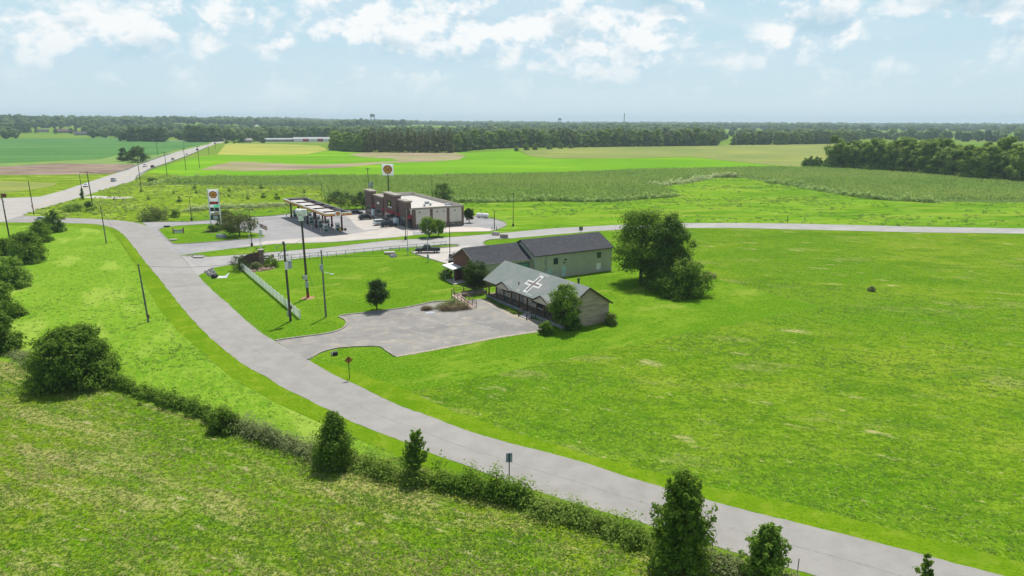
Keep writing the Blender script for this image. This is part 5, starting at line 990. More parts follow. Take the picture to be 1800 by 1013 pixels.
# price sign
PT = thing('price_sign', 'tall white price sign with shell emblem and fuel prices on two posts', 'sign', G(381, 405), R(8))
for x in (-1.35, 1.35): MB().box(x-.14, x+.14, -.14, .14, 0, 11.2).build('post', m_white, PT)
MB().box(-1.5, 1.5, -.16, .16, 8.05, 11.4).box(-1.2, 1.2, -.1, .1, 4.3, 8.04).build('sign_panel', m_sign, PT, .03)
emblem(PT, 0, 9.9, -.17, 1.05)
MB().box(-1.1, 1.1, -.2, -.11, 7.25, 8.0).build('price_panel', m_ledred, PT); text('price_digits', '3 29', .78, m_ledr, PT, (0, -.215, 7.62), depth=.01)
MB().box(-.2, 1.2, -.2, -.11, 6.55, 7.1).build('price_panel', m_ledg, PT); text('price_digits', '3 59', .55, m_black, PT, (.5, -.215, 6.82), depth=.01)
MB().box(-1.1, 1.15, -.2, -.11, 5.35, 6.4).build('message_panel', m_black, PT); MB().prism([(-.12, 5.7), (.12, 5.7), (.16, 6.1), (0, 6.25), (-.16, 6.0)], 'y', -.23, -.205).build('message_mark', m_white, PT)
MB().box(-.1, 1.1, -.18, -.11, 4.85, 5.2).build('name_panel', mat('gold_panel', (.45, .38, .16)), PT); MB().box(-1.0, 1.15, -.18, -.11, 4.35, 4.8).build('name_panel', mat('tan_panel', (.48, .34, .18), (.16, .13, .07), 2.5, lo=.45, hi=.55), PT)
MB().box(-1.2, 1.2, -.12, .12, 2.95, 4.25).build('name_panel', mat('dark_panel', (.05, .08, .06)), PT); MB().box(-.55, .65, -.17, -.125, 3.15, 4.05).build('white_plate', mat('plate', (.42, .45, .45), (.60, .62, .62), 3), PT)

# ------------------------------------------------------------------ fuel canopy and pumps
CAo = (-49.7, 181.5); CAr = math.atan2(.54, .841)    # local x across, y along
def capt(x, y): return (CAo[0]+x*math.cos(CAr)-y*math.sin(CAr), CAo[1]+x*math.sin(CAr)+y*math.cos(CAr))
CA = thing('fuel_canopy', 'long fuel station canopy with yellow fascia and dark brown columns', 'canopy', (*CAo, 0), CAr)
WX, LY = 7.1, 43.0
MB().box(.25, WX-.25, .25, LY-.25, 5.0, 5.12).build('canopy_deck', mat('canopy_deck_metal', (.47, .44, .42), (.56, .54, .52), .3, .7), CA)
MB().box(0, WX, 0, .2, 5.15, 5.62).box(0, .2, .2, LY, 5.15, 5.62).box(WX-.2, WX, .2, LY, 5.15, 5.62).box(0, WX, LY-.2, LY, 5.15, 5.62).build('fascia', m_tile, CA)
MB().box(-.03, WX+.03, -.03, .22, 5.622, 5.80).box(-.03, .22, .22, LY, 5.622, 5.80).build('fascia_top', m_white, CA)
MB().box(-.03, WX+.03, -.03, .22, 4.98, 5.148).box(-.03, .22, .22, LY, 4.98, 5.148).build('fascia_trim', m_red, CA)
fb = MB().box(WX-.32, WX-.205, .3, LY-.3, 5.13, 5.85).box(.3, WX-.33, LY-.32, LY-.21, 5.13, 5.85)
for i in range(40): fb.box(WX-.46, WX-.325, .8+i*1.05, .98+i*1.05, 5.13, 5.8)
fb.build('fascia_back', m_cap, CA)
for i in range(5):
    y = 5.0+8.6*i
    MB().box(.55, WX-.5, y-.13, y+.13, 5.45, 5.80).build('cross_beam', m_steelbr, CA)
    for x in (1.25, 5.85):
        c = MB().box(x-.2, x+.2, y-.2, y+.2, .16, 5.44).box(x-.3, x+.3, y-.3, y+.3, .16, .9).build('column', m_steelbr, CA)
MB().box(1.15, 1.35, 2, LY-1.5, 5.2, 5.42).box(5.75, 5.95, 2, LY-1.5, 5.2, 5.42).build('long_beam', m_steelbr, CA)
sq = MB().box(2.45, 4.05, -.10, -.04, 4.7, 6.3).build('emblem_panel', m_white, CA); emblem(CA, 3.25, 5.55, -.105, .55)
for i in range(5):
    y = 5.0+8.6*i
    il = MB().box(.3, WX-.3, y-.7, y+.7, .03, .16).build('pump_island', mat('island_concrete', (.42, .40, .38)), CA, .05)
def pump(lab, x, y, first=[None]):
    loc = (*capt(x, y), .16)
    if first[0] is None:
        t = thing('fuel_pump', lab, 'fuel pump', loc, CAr, 'fuel pumps under the canopy')
        MB().box(-.55, .55, -.3, .3, .02, 2.1).build('cabinet', m_pumpw, t, .03); MB().box(-.5, .5, -.33, -.305, .15, .95).box(-.5, .5, .305, .33, .15, .95).build('lower_panel', m_pumpg, t)
        MB().box(-.38, .38, -.335, -.305, 1.15, 1.75).box(-.38, .38, .305, .335, 1.15, 1.75).build('display', m_glass, t)
        MB().box(-.65, .65, -.36, .36, 2.102, 2.3).build('pump_cap', m_white, t); MB().tube([(.6, 0, 1.9), (.78, 0, 1.3), (.74, 0, .5), (.6, 0, .9)], .03, 6).box(.56, .66, -.08, .08, .95, 1.25).build('hose', m_black, t); first[0] = t
    else: copy_tree(first[0], loc, None, lab)
pl = ['left pump on the nearest island', 'right pump on the nearest island, beside the yellow bin', 'left pump on the second island from the near end', 'right pump on the second island from the near end', 'left pump on the middle island', 'right pump on the middle island', 'left pump on the second island from the far end', 'right pump on the second island from the far end', 'left pump on the farthest island', 'right pump on the farthest island']
for i in range(5):
    for j, x in enumerate((2.4, 4.5)): pump('white and green fuel pump, '+pl[2*i+j], x-(1.3 if i == 0 and j == 0 else 0), 5.0+8.6*i-(.3 if i == 0 else 0))
BN = thing('waste_bin', 'yellow bin on the nearest pump island', 'bin', (*capt(5.05, 4.4), .16), CAr); MB().box(-.25, .25, -.25, .25, 0, .9).build('bin_body', m_tile, BN, .03); MB().box(-.28, .28, -.28, .28, .902, 1.0).build('bin_lid', m_black, BN)
def bollard(lab, x, y):
    t = thing('bollard', lab, 'bollard', (*capt(x, y), 0), 0, 'bollards by the pump islands'); MB().cyl(0, 0, 0, 1.1, .13, 10).build('post', mat('bollard_cream', (.62, .55, .42)), t); MB().tube([(0, 0, 1.101), (0, 0, 1.16), (0, 0, 1.2)], [.13, .10, .02], 10).build('cap', m_white, t)
bollard('cream bollard at the left end of the nearest pump island', -.3, 4.6); bollard('cream bollard at the left end of the second pump island', -.3, 13.2); bollard('cream bollard at the left end of the farthest pump island', -.3, 39.2)
T2 = thing('tyre_display', 'black tyre rack beside the right column of the nearest pump island', 'tyre rack', (*capt(6.75, 5.0), .0), CAr); MB().cyl(0, 0, 0, .22, .36, 14).cyl(0, 0, .24, .46, .36, 14).cyl(0, 0, .48, .7, .36, 14).build('tyre', m_tyre, T2); MB().cyl(0, 0, .7, 1.1, .04, 6).build('rack_pole', m_dsteel, T2)

# ------------------------------------------------------------------ vehicles (x forward, origin on the ground)
def loft(st):
    """stations (x, half-width, z0, z1, tumble) -> closed rounded hull"""
    mb = MB(); vs = []; n = 10
    for x, w, z0, z1, tb in st:
        h = z1-z0
        half = [(w*.86, z0), (w*.99, z0+h*.18), (w, z0+h*.55), (w*(1-tb*.5), z0+h*.86), (w*(1-tb)-.05, z1)]
        vs += [(x, -a, z) for a, z in half]+[(x, a, z) for a, z in reversed(half)]
    fs = [tuple(range(n-1, -1, -1)), tuple((len(st)-1)*n+i for i in range(n))]
    for i in range(len(st)-1):
        for j in range(n): fs.append((i*n+j, i*n+(j+1) % n, (i+1)*n+(j+1) % n, (i+1)*n+j))
    mb.add(vs, fs); return mb
CARS = {
 'sedan': dict(L=4.7, W=.90, zb=.28, belt=.92, roof=1.44, hood=.86, cab=(-1.75, -1.05, .35, 1.15), wb=1.4, wr=.33, tail=.98),
 'suv': dict(L=4.9, W=.97, zb=.36, belt=1.10, roof=1.76, hood=1.06, cab=(-2.25, -2.0, .25, 1.0), wb=1.45, wr=.38, tail=1.1),
 'pickup': dict(L=5.8, W=1.0, zb=.50, belt=1.20, roof=1.90, hood=1.20, cab=(-.75, -.55, .75, 1.4), wb=1.85, wr=.43, tail=1.18),
}
def car(kind, color, lab, loc, rot, group=None, cat='car', name=None, hoodm=None):
    q = CARS[kind]; L, Wd, zb, belt, rf_ = q['L']/2, q['W'], q['zb'], q['belt'], q['roof']; pm = paint(*color)
    t = thing(name or ('pickup_truck' if kind == 'pickup' else 'parked_car'), lab, cat, loc, rot, group)
    x0, x1, x2, x3 = q['cab']
    st = [(-L, Wd*.86, zb+.12, q['tail']-.08, .08), (-L+.12, Wd*.95, zb, q['tail'], .06), (-q['wb'], Wd, zb, belt if kind != 'pickup' else q['tail'], .05), (0, Wd, zb, belt, .05), (x3, Wd, zb, belt, .06), (x3+.15, Wd*.99, zb, q['hood']+.04, .08), (L-.35, Wd*.95, zb, q['hood']-.06, .12), (L-.08, Wd*.86, zb+.05, q['hood']-.16, .14), (L, Wd*.76, zb+.15, q['hood']-.28, .14)]
    hull = loft(st)
    hull.hexa([(x0, -Wd*.93, belt-.02), (x3, -Wd*.93, belt-.02), (x3, Wd*.93, belt-.02), (x0, Wd*.93, belt-.02)], [(x1, -Wd*.74, rf_), (x2, -Wd*.74, rf_), (x2, Wd*.74, rf_), (x1, Wd*.74, rf_)])
    hull.build('body', pm, t, .05)
    def lerp(a, b, f): return a+(b-a)*f
    def gp(x, f, s): return (x, s*(lerp(Wd*.93, Wd*.74, f)+.012), lerp(belt-.02, rf_, f))
    for s in (-1, 1):                     # side windows
        f0, f1 = .14, .86; g = MB(); xa0, xb0 = lerp(x0, x1, f0)+.12, lerp(x3, x2, f0)-.12; xa1, xb1 = lerp(x0, x1, f1)+.1, lerp(x3, x2, f1)-.1; xm = (x1+x2)/2
        for u0, u1, v0, v1 in ((xa0, xm-.05, xa1, xm-.05), (xm+.05, xb0, xm+.05, xb1)):
            g.add([gp(u0, f0, s), gp(u1, f0, s), gp(v1, f1, s), gp(v0, f1, s)], [(0, 1, 2, 3)])
        g.build('side_window', m_glass, t)
    for nm, xa, xb, sg in (('windscreen', x3, x2, 1), ('rear_window', x0, x1, -1)):
        g = MB(); P4 = []
        for f, k in ((.12, 1), (.12, -1), (.9, -1), (.9, 1)): P4.append((lerp(xa, xb, f)+.012*sg, k*(lerp(Wd*.93, Wd*.74, f)-.1), lerp(belt-.02, rf_, f)+.012))
        g.add(P4, [(0, 1, 2, 3)]); g.build(nm, m_glass, t)
    for sx_ in (-1, 1):
        for sy_ in (-1, 1):
            cx_, cy_, r_ = sx_*q['wb'], sy_*(Wd-.10), q['wr']
            w = MB().tube([(cx_, cy_-.11, r_), (cx_, cy_-.10, r_), (cx_, cy_+.10, r_), (cx_, cy_+.11, r_)], [r_*.9, r_, r_, r_*.9], 18).build('wheel', m_tyre, t)
            MB().tube([(cx_, cy_+sy_*.105, r_), (cx_, cy_+sy_*.125, r_)], [r_*.62, r_*.5], 12).build('rim', m_rim, w)
    for s in (-1, 1):
        MB().cb((L-.07, s*Wd*.58, q['hood']-.26), (.10, .34, .13)).build('headlight', m_lampw, t); MB().cb((-L+.045, s*Wd*.72, q['tail']-.22), (.08, .16, .24)).build('tail_light', m_lampr, t)
        MB().cb((x3-.12, s*(Wd+.09), belt+.08), (.12, .18, .13)).build('mirror', pm, t, .02)
    MB().cb((L-.015, 0, zb+.30), (.05, Wd*1.0, .22)).build('grille', m_plast, t); MB().cb((-L+.015, 0, zb+.20), (.06, Wd*1.4, .12)).cb((L-.02, 0, zb+.1), (.05, Wd*1.3, .12)).build('bumper', m_plast, t)
    if kind == 'pickup':
        MB().box(-L+.16, x0-.06, -Wd+.14, Wd-.14, q['tail']+.003, q['tail']+.02).build('bed_liner', m_plast, t); MB().box(-L+.1, x0-.03, -Wd+.04, -Wd+.13, q['tail']-.01, q['tail']+.08).box(-L+.1, x0-.03, Wd-.13, Wd-.04, q['tail']-.01, q['tail']+.08).build('bed_rail', pm, t)
    if hoodm: MB().box(x3+.2, L-.4, -Wd*.8, Wd*.8, q['hood']-.02, q['hood']+.045).build('bonnet_panel', hoodm, t, .03)
    return t
BK, WH, SV, RD, DB = ('black', (.012, .013, .016)), ('white', (.74, .75, .76)), ('silver', (.42, .44, .47)), ('darkred', (.07, .012, .016)), ('darkblue', (.014, .020, .035))
SR = R(29.5)
car('sedan', BK, 'black low sedan at the far end of the row of cars before the shop', stpt(-4.9, 38.4), SR)
car('suv', BK, 'black boxy SUV parked before the middle of the shop', stpt(-5.6, 24.9), SR)
car('suv', WH, 'white SUV parked before the shop beside a black one', stpt(-5.3, 11.6), SR)
car('suv', DB, 'dark SUV nearest the corner of the shop, in front of the white SUV', stpt(-4.6, 7.6), SR)
tp = G(752, 444.5); car('pickup', BK, 'black pickup truck parked at the end of the steel pipe fence', tp, R(186), cat='truck')
car('suv', ('brown', (.035, .024, .026)), 'dark SUV half hidden by the brick wing of the metal building', G(799, 461), R(-98))
hdir = math.atan2(HWY_B[8][1]-HWY_B[7][1], HWY_B[8][0]-HWY_B[7][0])
def hwycar(kind, col, lab, px, py, away=True):
    g = np.array(G(px, py)); k = int(np.argmin(((np.array(HWY_A)-g)**2).sum(1))); k = min(max(k, 1), len(HWY_A)-2); d = np.array(HWY_A[k+1])-np.array(HWY_A[k-1]); a = math.atan2(d[1], d[0])
    car(kind, col, lab, (g[0], g[1], .035), a if away else a+PI, 'cars driving on the highway', name='highway_car')
hwycar('sedan', WH, 'white car on the highway, nearest the crossroads', 152, 328.5, False)
hwycar('suv', SV, 'silver SUV on the highway behind the white car nearest the crossroads', 200, 319)
hwycar('pickup', WH, 'white pickup on the far highway lane beside the guardrail', 255, 293.5, False)
hwycar('suv', RD, 'dark red car on the near highway lane beside the white pickup', 268.5, 295.3)
hwycar('suv', SV, 'silver car on the highway past the dark red car', 304, 281.5)
hwycar('sedan', WH, 'white car on the highway beside the pole line, fifth car up the road', 328.5, 272.5)
hwycar('suv', BK, 'dark car on the highway at the bend of the guardrail', 347, 264.5)
hwycar('suv', BK, 'dark car farthest up the highway before the trees', 378, 253.5)
car('sedan', SV, 'pale car on the road half hidden by the bush at the junction', (*G(77, 389.5), .03), 0., name='parked_car')

# ------------------------------------------------------------------ poles, lamps, flags
def pole(lab, base, h, r=.15, lean=(0, 0), cross=0, trans=None, boxes=(), m=None, rot=0., group=None, cat='utility pole', bell=0, name='utility_pole'):
    t = thing(name, lab, cat, base, rot, group)
    MB().tube([(0, 0, -.2), (lean[0]*.5, lean[1]*.5, h*.5), (lean[0], lean[1], h)], [r, r*.85, r*.65], 10).build('pole', m or m_wood, t)
    lx, ly = lean
    if cross:
        zc = h-.45
        MB().bar((lx-cross/2, ly-r, zc), (lx+cross/2, ly-r, zc), .12, .14).build('crossarm', m_wood, t)
        MB().bar((lx-cross*.25, ly-r-.04, zc-.02), (lx, ly-r-.02, zc-.75), .04, .05).bar((lx+cross*.25, ly-r-.04, zc-.02), (lx, ly-r-.02, zc-.75), .04, .05).build('crossarm_brace', m_dsteel, t)
        for q in (-.46, -.2, .46):
            MB().cyl(lx+cross*q, ly-r, zc+.07, zc+.30, .06, 8, .04).build('insulator', m_ceram, t)
    if trans:
        for (dx, dy, z, rr, hh, mm) in trans:
            c = MB().cyl(dx+lx*z/h, dy+ly*z/h, z, z+hh, rr, 14).cyl(dx+lx*z/h, dy+ly*z/h, z+hh+.001, z+hh+.08, rr*.8, 12).build('transformer', mm, t); MB().cyl(dx+lx*z/h, dy+ly*z/h, z+hh+.08, z+hh+.3, .06, 6, .03).build('bushing', m_ceram, c)
    for (dx, dy, z, w, d, hh, mm) in boxes: MB().cb((dx+lx*z/h, dy+ly*z/h, z), (w, d, hh)).build('service_box', mm, t, .02)
    return t
p1 = G(511, 565)
t = pole('dark pole with two grey transformers at the near end of the white board fence', p1, 12.4, .20, (-.15, 0), trans=[(.62, -.1, 8.35, .36, 1.15, m_grey), (.28, -.52, 8.25, .26, 1.0, m_white)], boxes=[(-.28, -.1, 1.2, .22, .2, .9, m_grey), (.25, .1, 2.2, .18, .18, .5, mat('rusty_box', (.20, .07, .04)))])
MB().bar((-.15, 0, 12.1), (-1.3, -.3, 11.5), .06, .06).bar((-.15, 0, 11.2), (-1.1, -.2, 10.4), .08, .10).bar((-.15, 0, 10.6), (.5, -.2, 10.2), .06, .08).build('bracket', m_dsteel, t)
for x, z in ((-1.25, 11.6), (-1.0, 10.6), (-.75, 10.15), (-.45, 10.3), (.35, 10.5), (.15, 11.2), (.12, 12.0), (-.3, 12.35)): MB().cyl(x, -.2, z-.28, z+.1, .09, 8, .06).build('insulator', m_ceram, t)
p2 = G(541.5, 524)
t = pole('tallest dark pole with a white floodlight drum on top, in a mulch ring', p2, 14.3, .23, (-.3, .3), boxes=[(-.1, -.36, 3.7, .62, .4, .75, mat('box_pale', (.55, .56, .52))), (.12, -.34, 2.5, .5, .34, 1.1, m_grey), (-.5, -.3, 3.7, .18, .2, .4, m_black), (-.05, -.1, 13.9, .75, .6, .9, m_white)])
MB().tube([(-1.15, .3, 15.0), (-1.0, .3, 15.0), (0.05, .3, 14.9)], [.35, .52, .55], 16).cb((.3, .2, 14.85), (.75, .8, 1.1)).build('floodlight', m_white, t, .03)
MB().tube([(0, 0, .015), (0, 0, .07), (0, 0, .12)], [1.15, .9, .05], 16).build('mulch_ring', mat('red_mulch', (.30, .14, .09), (.36, .22, .15), 4), t); MB().cyl(0, 0, 0, .9, .245, 12).build('red_band', mat('band_red', (.30, .05, .04)), t)
p3 = G(573, 557.5)
t = pole('grey weathered pole with a meter box, right of the tallest floodlight pole', p3, 10.7, .16, (-.1, 0), boxes=[(-.1, -.25, 8.0, .42, .3, .95, m_grey)], m=mat('silver_wood', (.19, .185, .165), (.13, .125, .115), 1.5, .9, stretch=(6, 6, .6)))
MB().bar((0, -.1, 7.3), (1.3, -.3, 7.0), .05, .05).cb((1.45, -.32, 6.98), (.55, .2, .12)).build('lamp_arm', m_white, t)
pole('plain grey pole leaning left on the hay meadow beside the road', G(261, 566), 9.0, .15, (-.45, 0), m=MATS['silver_wood'], boxes=[(.22, 0, .9, .14, .14, .5, MATS['rusty_box'])])
pole('plain pole on the meadow at the road bend before the price sign', G(187, 428), 9.5, .14, (-.2, 0), m=MATS['silver_wood'])
t = pole('dark pole with crossarm and box at the left frame edge', G(17, 420), 11.2, .18, (-.2, 0), cross=3.0, boxes=[(.25, -.2, 9.6, .3, .3, .5, m_dsteel)]); MB().cb((.3, .1, 11.2), (1.1, .5, .8)).build('equipment_box', MATS['rusty_box'], t)
pole('slim pole with a round marker at the tip of the junction grass', G(60, 378), 10.9, .15, (-.15, 0), boxes=[(0, -.2, 2.8, .5, .1, .6, m_red), (0, -.26, 2.8, .36, .04, .16, m_white)])
pole('tall dark pole with double crossarm beside the highway gravel pad', G(163, 362), 12.2, .19, (-.4, 0), cross=5.2)
pole('slim pole rising from the ivy stub beside the highway', G(147, 351), 9.6, .13, (-.3, 0))
for px, py, h, lab in ((248, 330, 12.5, 'pole with crossarm where the near guardrail begins'), (294, 310, 13, 'second pole from the guardrail start along the near side of the highway'), (327, 300, 13.5, 'third pole from the guardrail start along the near side of the highway'),
                       (351, 296, 14, 'dark pole by the bare soil patch right of the highway'), (367.5, 272, 13, 'pole at the left corner of the ripening field'), (379, 262, 12, 'farthest pole of the near line where the highway meets the trees'), (278, 275, 11, 'pole at the soybean field right of the two round trees'), (324, 262, 12, 'thin far pole at the soybean edge near the highway bend')):
    pole(lab, G(px, py), h, .17, (-.1, 0), cross=2.6, rot=R(30), group='poles along the highway')
pole('pole with grey transformers behind the shop tower', G(649, 349), 12.0, .17, (-.1, 0), cross=2.2, trans=[(.9, -.2, 4.6, .5, 1.5, m_grey), (.35, -.6, 4.4, .45, 1.4, m_grey), (1.3, .2, 4.2, .4, 2.4, m_dsteel)])
pole('bare thin pole at the corner of the corn behind the canopy', G(566, 352), 6.8, .1)
pole('bare thin pole left of the dark tree behind the shop', G(760, 356), 8.6, .13)
pole('short pole between two bollards at the end of the shop drive', G(869, 404), 5.0, .14)
for px, lab in ((864.8, 'left of the two short posts guarding the pole at the shop drive'), (872.5, 'right of the two short posts guarding the pole at the shop drive')):
    t = thing('guard_post', lab, 'bollard', G(px, 405), 0, 'guard posts'); MB().cyl(0, 0, 0, 1.0, .09, 8).build('post', m_black, t); MB().tube([(0, 0, 1.001), (0, 0, 1.06)], [.09, .03], 8).build('cap', m_black, t)
pole('thin service mast at the brick wing eave behind the church', tuple(np.array(G(875, 487))), 6.6, .11, m=MATS['silver_wood'])
for px, py in ((1452, 272), (1456, 272)):
    pole('thin far pole standing in the corn left of the right wood', G(px, py), 12 if px == 1452 else 14, .3, group='far pole pair by the right wood')
def lamp(lab, base, h, kind='box', hd=0., dark=True, pot=True):
    t = thing('street_lamp', lab, 'street lamp', base, hd); m = m_black if dark else m_dsteel
    MB().tube([(0, 0, .4), (0, 0, h)], [.10, .065], 10).build('pole', m, t); MB().cyl(0, 0, 0, .75, .28, 12).build('base', m_black if pot else m_conc, t)
    if kind == 'box': MB().bar((0, 0, h-.05), (.55, 0, h-.05), .06, .06).build('arm', m, t); MB().cb((.75, 0, h), (.85, .5, .16)).build('lamp_head', m_black, t, .03)
    elif kind == 'twin':
        MB().bar((-.6, 0, h-.1), (.6, 0, h-.1), .06, .06).build('arm', m, t)
        for s in (-1, 1): MB().cb((s*.75, 0, h), (.75, .45, .16)).build('lamp_head', m_black, t, .03)
    else: MB().tube([(0, 0, h-.1), (0, 0, h+.25), (0, 0, h+.35)], [.16, .2, .05], 10).build('lamp_head', m_black, t)
    return t
lamp('dark twin headed lamp post by the kerb beyond the lawn island', G(337, 388), 7.4, 'twin'); lamp('dark twin headed lamp post beside the flat crowned tree', G(443, 433), 9.0, 'twin')
lamp('slim black lamp post on the grass strip before the shop corner', G(713, 422), 8.2, 'box'); lamp('black lamp post with flat head at the truck parking', G(791, 453), 7.6, 'box'); lamp('tall black lamp post on the meadow right of the shop drive', G(902, 398), 9.4, 'post')
for px, py, ty, lab in ((717, 448, 388, 'thin pole with a grey box at its foot, left of the pickup'), (752.5, 461, 402, 'thin pole with a grey box in front of the pickup')):
    h = 10.5 if px == 717 else 9.6; pole(lab, G(px, py), h, .08, m=m_dsteel, boxes=[(0, -.12, 1.3, .5, .35, .75, m_grey)], cat='pole', name='service_pole')
def flagpole(lab, base, h):
    t = thing('flagpole', lab, 'flagpole', base); MB().tube([(0, 0, 0), (0, 0, h)], [.06, .04], 8).build('pole', m_vinyl, t); MB().tube([(0, 0, h), (0, 0, h+.08), (0, 0, h+.16)], [.03, .09, .02], 8).build('finial', m_vinyl, t); return t
fp = G(462, 467); flagpole('white flagpole in front of the brick entrance sign, left of the three', G(442, 465), 6.6); flagpole('middle white flagpole of the three, beside the flagpole with the flag', G(460, 465), 7.8); flagpole('white flagpole that flies the flag above the brick entrance sign', fp, 9.2)
FL = thing('flag', 'stars and stripes flag flying from the tallest white flagpole', 'flag', (fp[0]+.05, fp[1], 8.1), scale=.72)
def flagwave(u): return .14*math.sin(u*4.5), -.42*u-.05*math.sin(u*5)
def flag_part(name, u0, u1, v0, v1, m, dy=0.):
    mb = MB(); n = 8; vs = []
    for i in range(n+1):
        u = u0+(u1-u0)*i/n; y, dz = flagwave(u)
        for v in (v0, v1):
            for s in (-.006-dy, .006+dy): vs.append((u*1.0, y+s, v+dz))
    fs = []
    for i in range(n):
        a, b = i*4, i*4+4; fs += [(a, b, b+2, a+2), (a+1, a+3, b+3, b+1), (a, a+1, b+1, b), (a+2, b+2, b+3, a+3)]
    fs += [(0, 2, 3, 1), (n*4, n*4+1, n*4+3, n*4+2)]
    return mb.add(vs, fs).build(name, m, FL)
flag_part('flag_cloth', 0, 2.1, 0, 1.25, m_white)
for i in range(7): flag_part('flag_stripe', 0, 2.1, i*.192, i*.192+.096, mat('flag_red', (.45, .02, .03)), .003)
flag_part('flag_canton', 0, .85, .58, 1.25, mat('flag_blue', (.012, .02, .09), (.05, .06, .14), 14), .006)

# wires
def wire(lab, a, b, sag, r=.018):
    pts = []
    for i in range(15):
        f = i/14; pts.append((a[0]+(b[0]-a[0])*f, a[1]+(b[1]-a[1])*f, a[2]+(b[2]-a[2])*f-4*sag*f*(1-f)))
    o = MB().tube(pts, r, 5).build('overhead_wire', mat('wire', (.03, .03, .03)), None); tag(o, lab, 'wire', 'overhead wires')
q4 = G(261, 566); q5 = G(187, 428)
wire('wire from the leaning meadow pole to the transformer pole', (q4[0]-.4, q4[1], 8.8), (p1[0]-.1, p1[1], 10.4), .9)
wire('wire from the transformer pole to the weathered meter box pole', (p1[0]-.1, p1[1], 9.6), (p3[0]-.1, p3[1], 10.4), .25)
wire('wire from the weathered meter box pole to the mast at the brick wing', (p3[0]-.1, p3[1], 9.8), (*G(875, 487), 6.4), .9)
wire('wire from the leaning meadow pole to the plain pole at the road bend', (q4[0]-.4, q4[1], 8.6), (q5[0]-.2, q5[1], 9.3), .8)
wire('wire from the floodlight pole to the transformer pole', (p2[0]-.2, p2[1], 10.5), (p1[0]-.1, p1[1], 11.3), .2)
hw = [G(a, b) for a, b in ((163, 362), (248, 330), (294, 310), (327, 300), (351, 296))]
for i in range(4): wire('highway wire between two neighbouring roadside poles', (*hw[i], 11.6), (*hw[i+1], 12), 1.2, .03)
gy = G(556, 546); wire('yellow guy wire running down from the floodlight pole', (p2[0]-.1, p2[1], 6.5), (*G(565, 552), .1), .0, .02)

# ------------------------------------------------------------------ fences, rails, signs, small things
def fence(name, lab, cat, A, B, gap, ph, rails, m, rw, pw, end=None, rot0=0):
    A = np.array(A); B = np.array(B); L = np.linalg.norm(B-A); a = math.atan2(B[1]-A[1], B[0]-A[0]); t = thing(name, lab, cat, (*A, 0), a)
    n = max(2, int(L/gap))
    for i in range(n+1): MB().box(i*L/n-pw/2, i*L/n+pw/2, -pw/2, pw/2, -.1, ph).build('post', m, t)
    for z, h in rails: MB().box(-.05, L+.05, -pw/2-rw-.003, -pw/2-.003, z-h/2, z+h/2).build('rail', m, t)
    return t
wf = fence('board_fence', 'white four board fence running along the lawn from the evergreen to the transformer pole', 'fence', G(424, 472.5), G(527.5, 561), 2.45, 1.5, [(.3, .19), (.65, .19), (1.0, .19), (1.36, .19)], m_vinyl, .05, .15)
a_ = np.array(G(424, 472.5)); b_ = np.array(G(427, 464)); d = (b_-a_); ang = math.atan2(d[1], d[0])-wf.rotation_euler[2]; Ls = float(np.linalg.norm(d))
e_ = (math.cos(ang)*2.4, math.sin(ang)*2.4)
mb = MB()
for z in (.3, .65, 1.0, 1.36): mb.bar((0, 0, z), (e_[0], e_[1], z+.12), .04, .15)
mb.build('return_rail', m_vinyl, wf); MB().box(e_[0]-.07, e_[0]+.07, e_[1]-.07, e_[1]+.07, 0, 1.6).build('post', m_vinyl, wf)
pl_ = P([(490, 459.5), (560, 454), (640, 447), (717, 440), (784, 433.5)])
pf = thing('pipe_fence', 'grey steel pipe fence with two rails beside the side road', 'fence', (*pl_[0], 0)); o_ = np.array(pl_[0]); pts = [np.array(q)-o_ for q in smooth_line(pl_, 5)]
for z in (.62, 1.28): MB().tube([(p[0], p[1], z) for p in pts], .075, 6).build('rail', m_grey, pf)
for p in pts[::1]: MB().cyl(p[0], p[1], 0, 1.32, .055, 8).build('post', m_dsteel, pf)
def guardrail(lab, line):
    L = smooth_line(P(line), 4); o_ = np.array(L[0]); t = thing('guardrail', lab, 'guardrail', (*L[0], 0)); pts = [np.array(q)-o_ for q in L]
    mb = MB()
    for a, b in zip(pts[:-1], pts[1:]): mb.bar((a[0], a[1], .6), (b[0], b[1], .6), .10, .34)
    mb.build('rail', m_dsteel, t)
    tot = np.r_[0, np.cumsum([np.linalg.norm(b-a) for a, b in zip(pts[:-1], pts[1:])])]; n = min(90, int(tot[-1]/4))
    for i in range(n+1):
        s = tot[-1]*i/n; x = np.interp(s, tot, [p[0] for p in pts]); y = np.interp(s, tot, [p[1] for p in pts]); MB().box(x-.08, x+.08, y+.06, y+.22, 0, .78).build('post', m_wood, t)
guardrail('steel guardrail curving along the near side of the highway', [(239, 318), (241, 311), (252, 305), (266, 297.6), (301, 285.5), (338, 271.5), (366, 258.5)])
guardrail('steel guardrail along the far side of the highway', [(202, 305), (222, 300), (242, 291), (268, 281.5), (300, 270.5)])

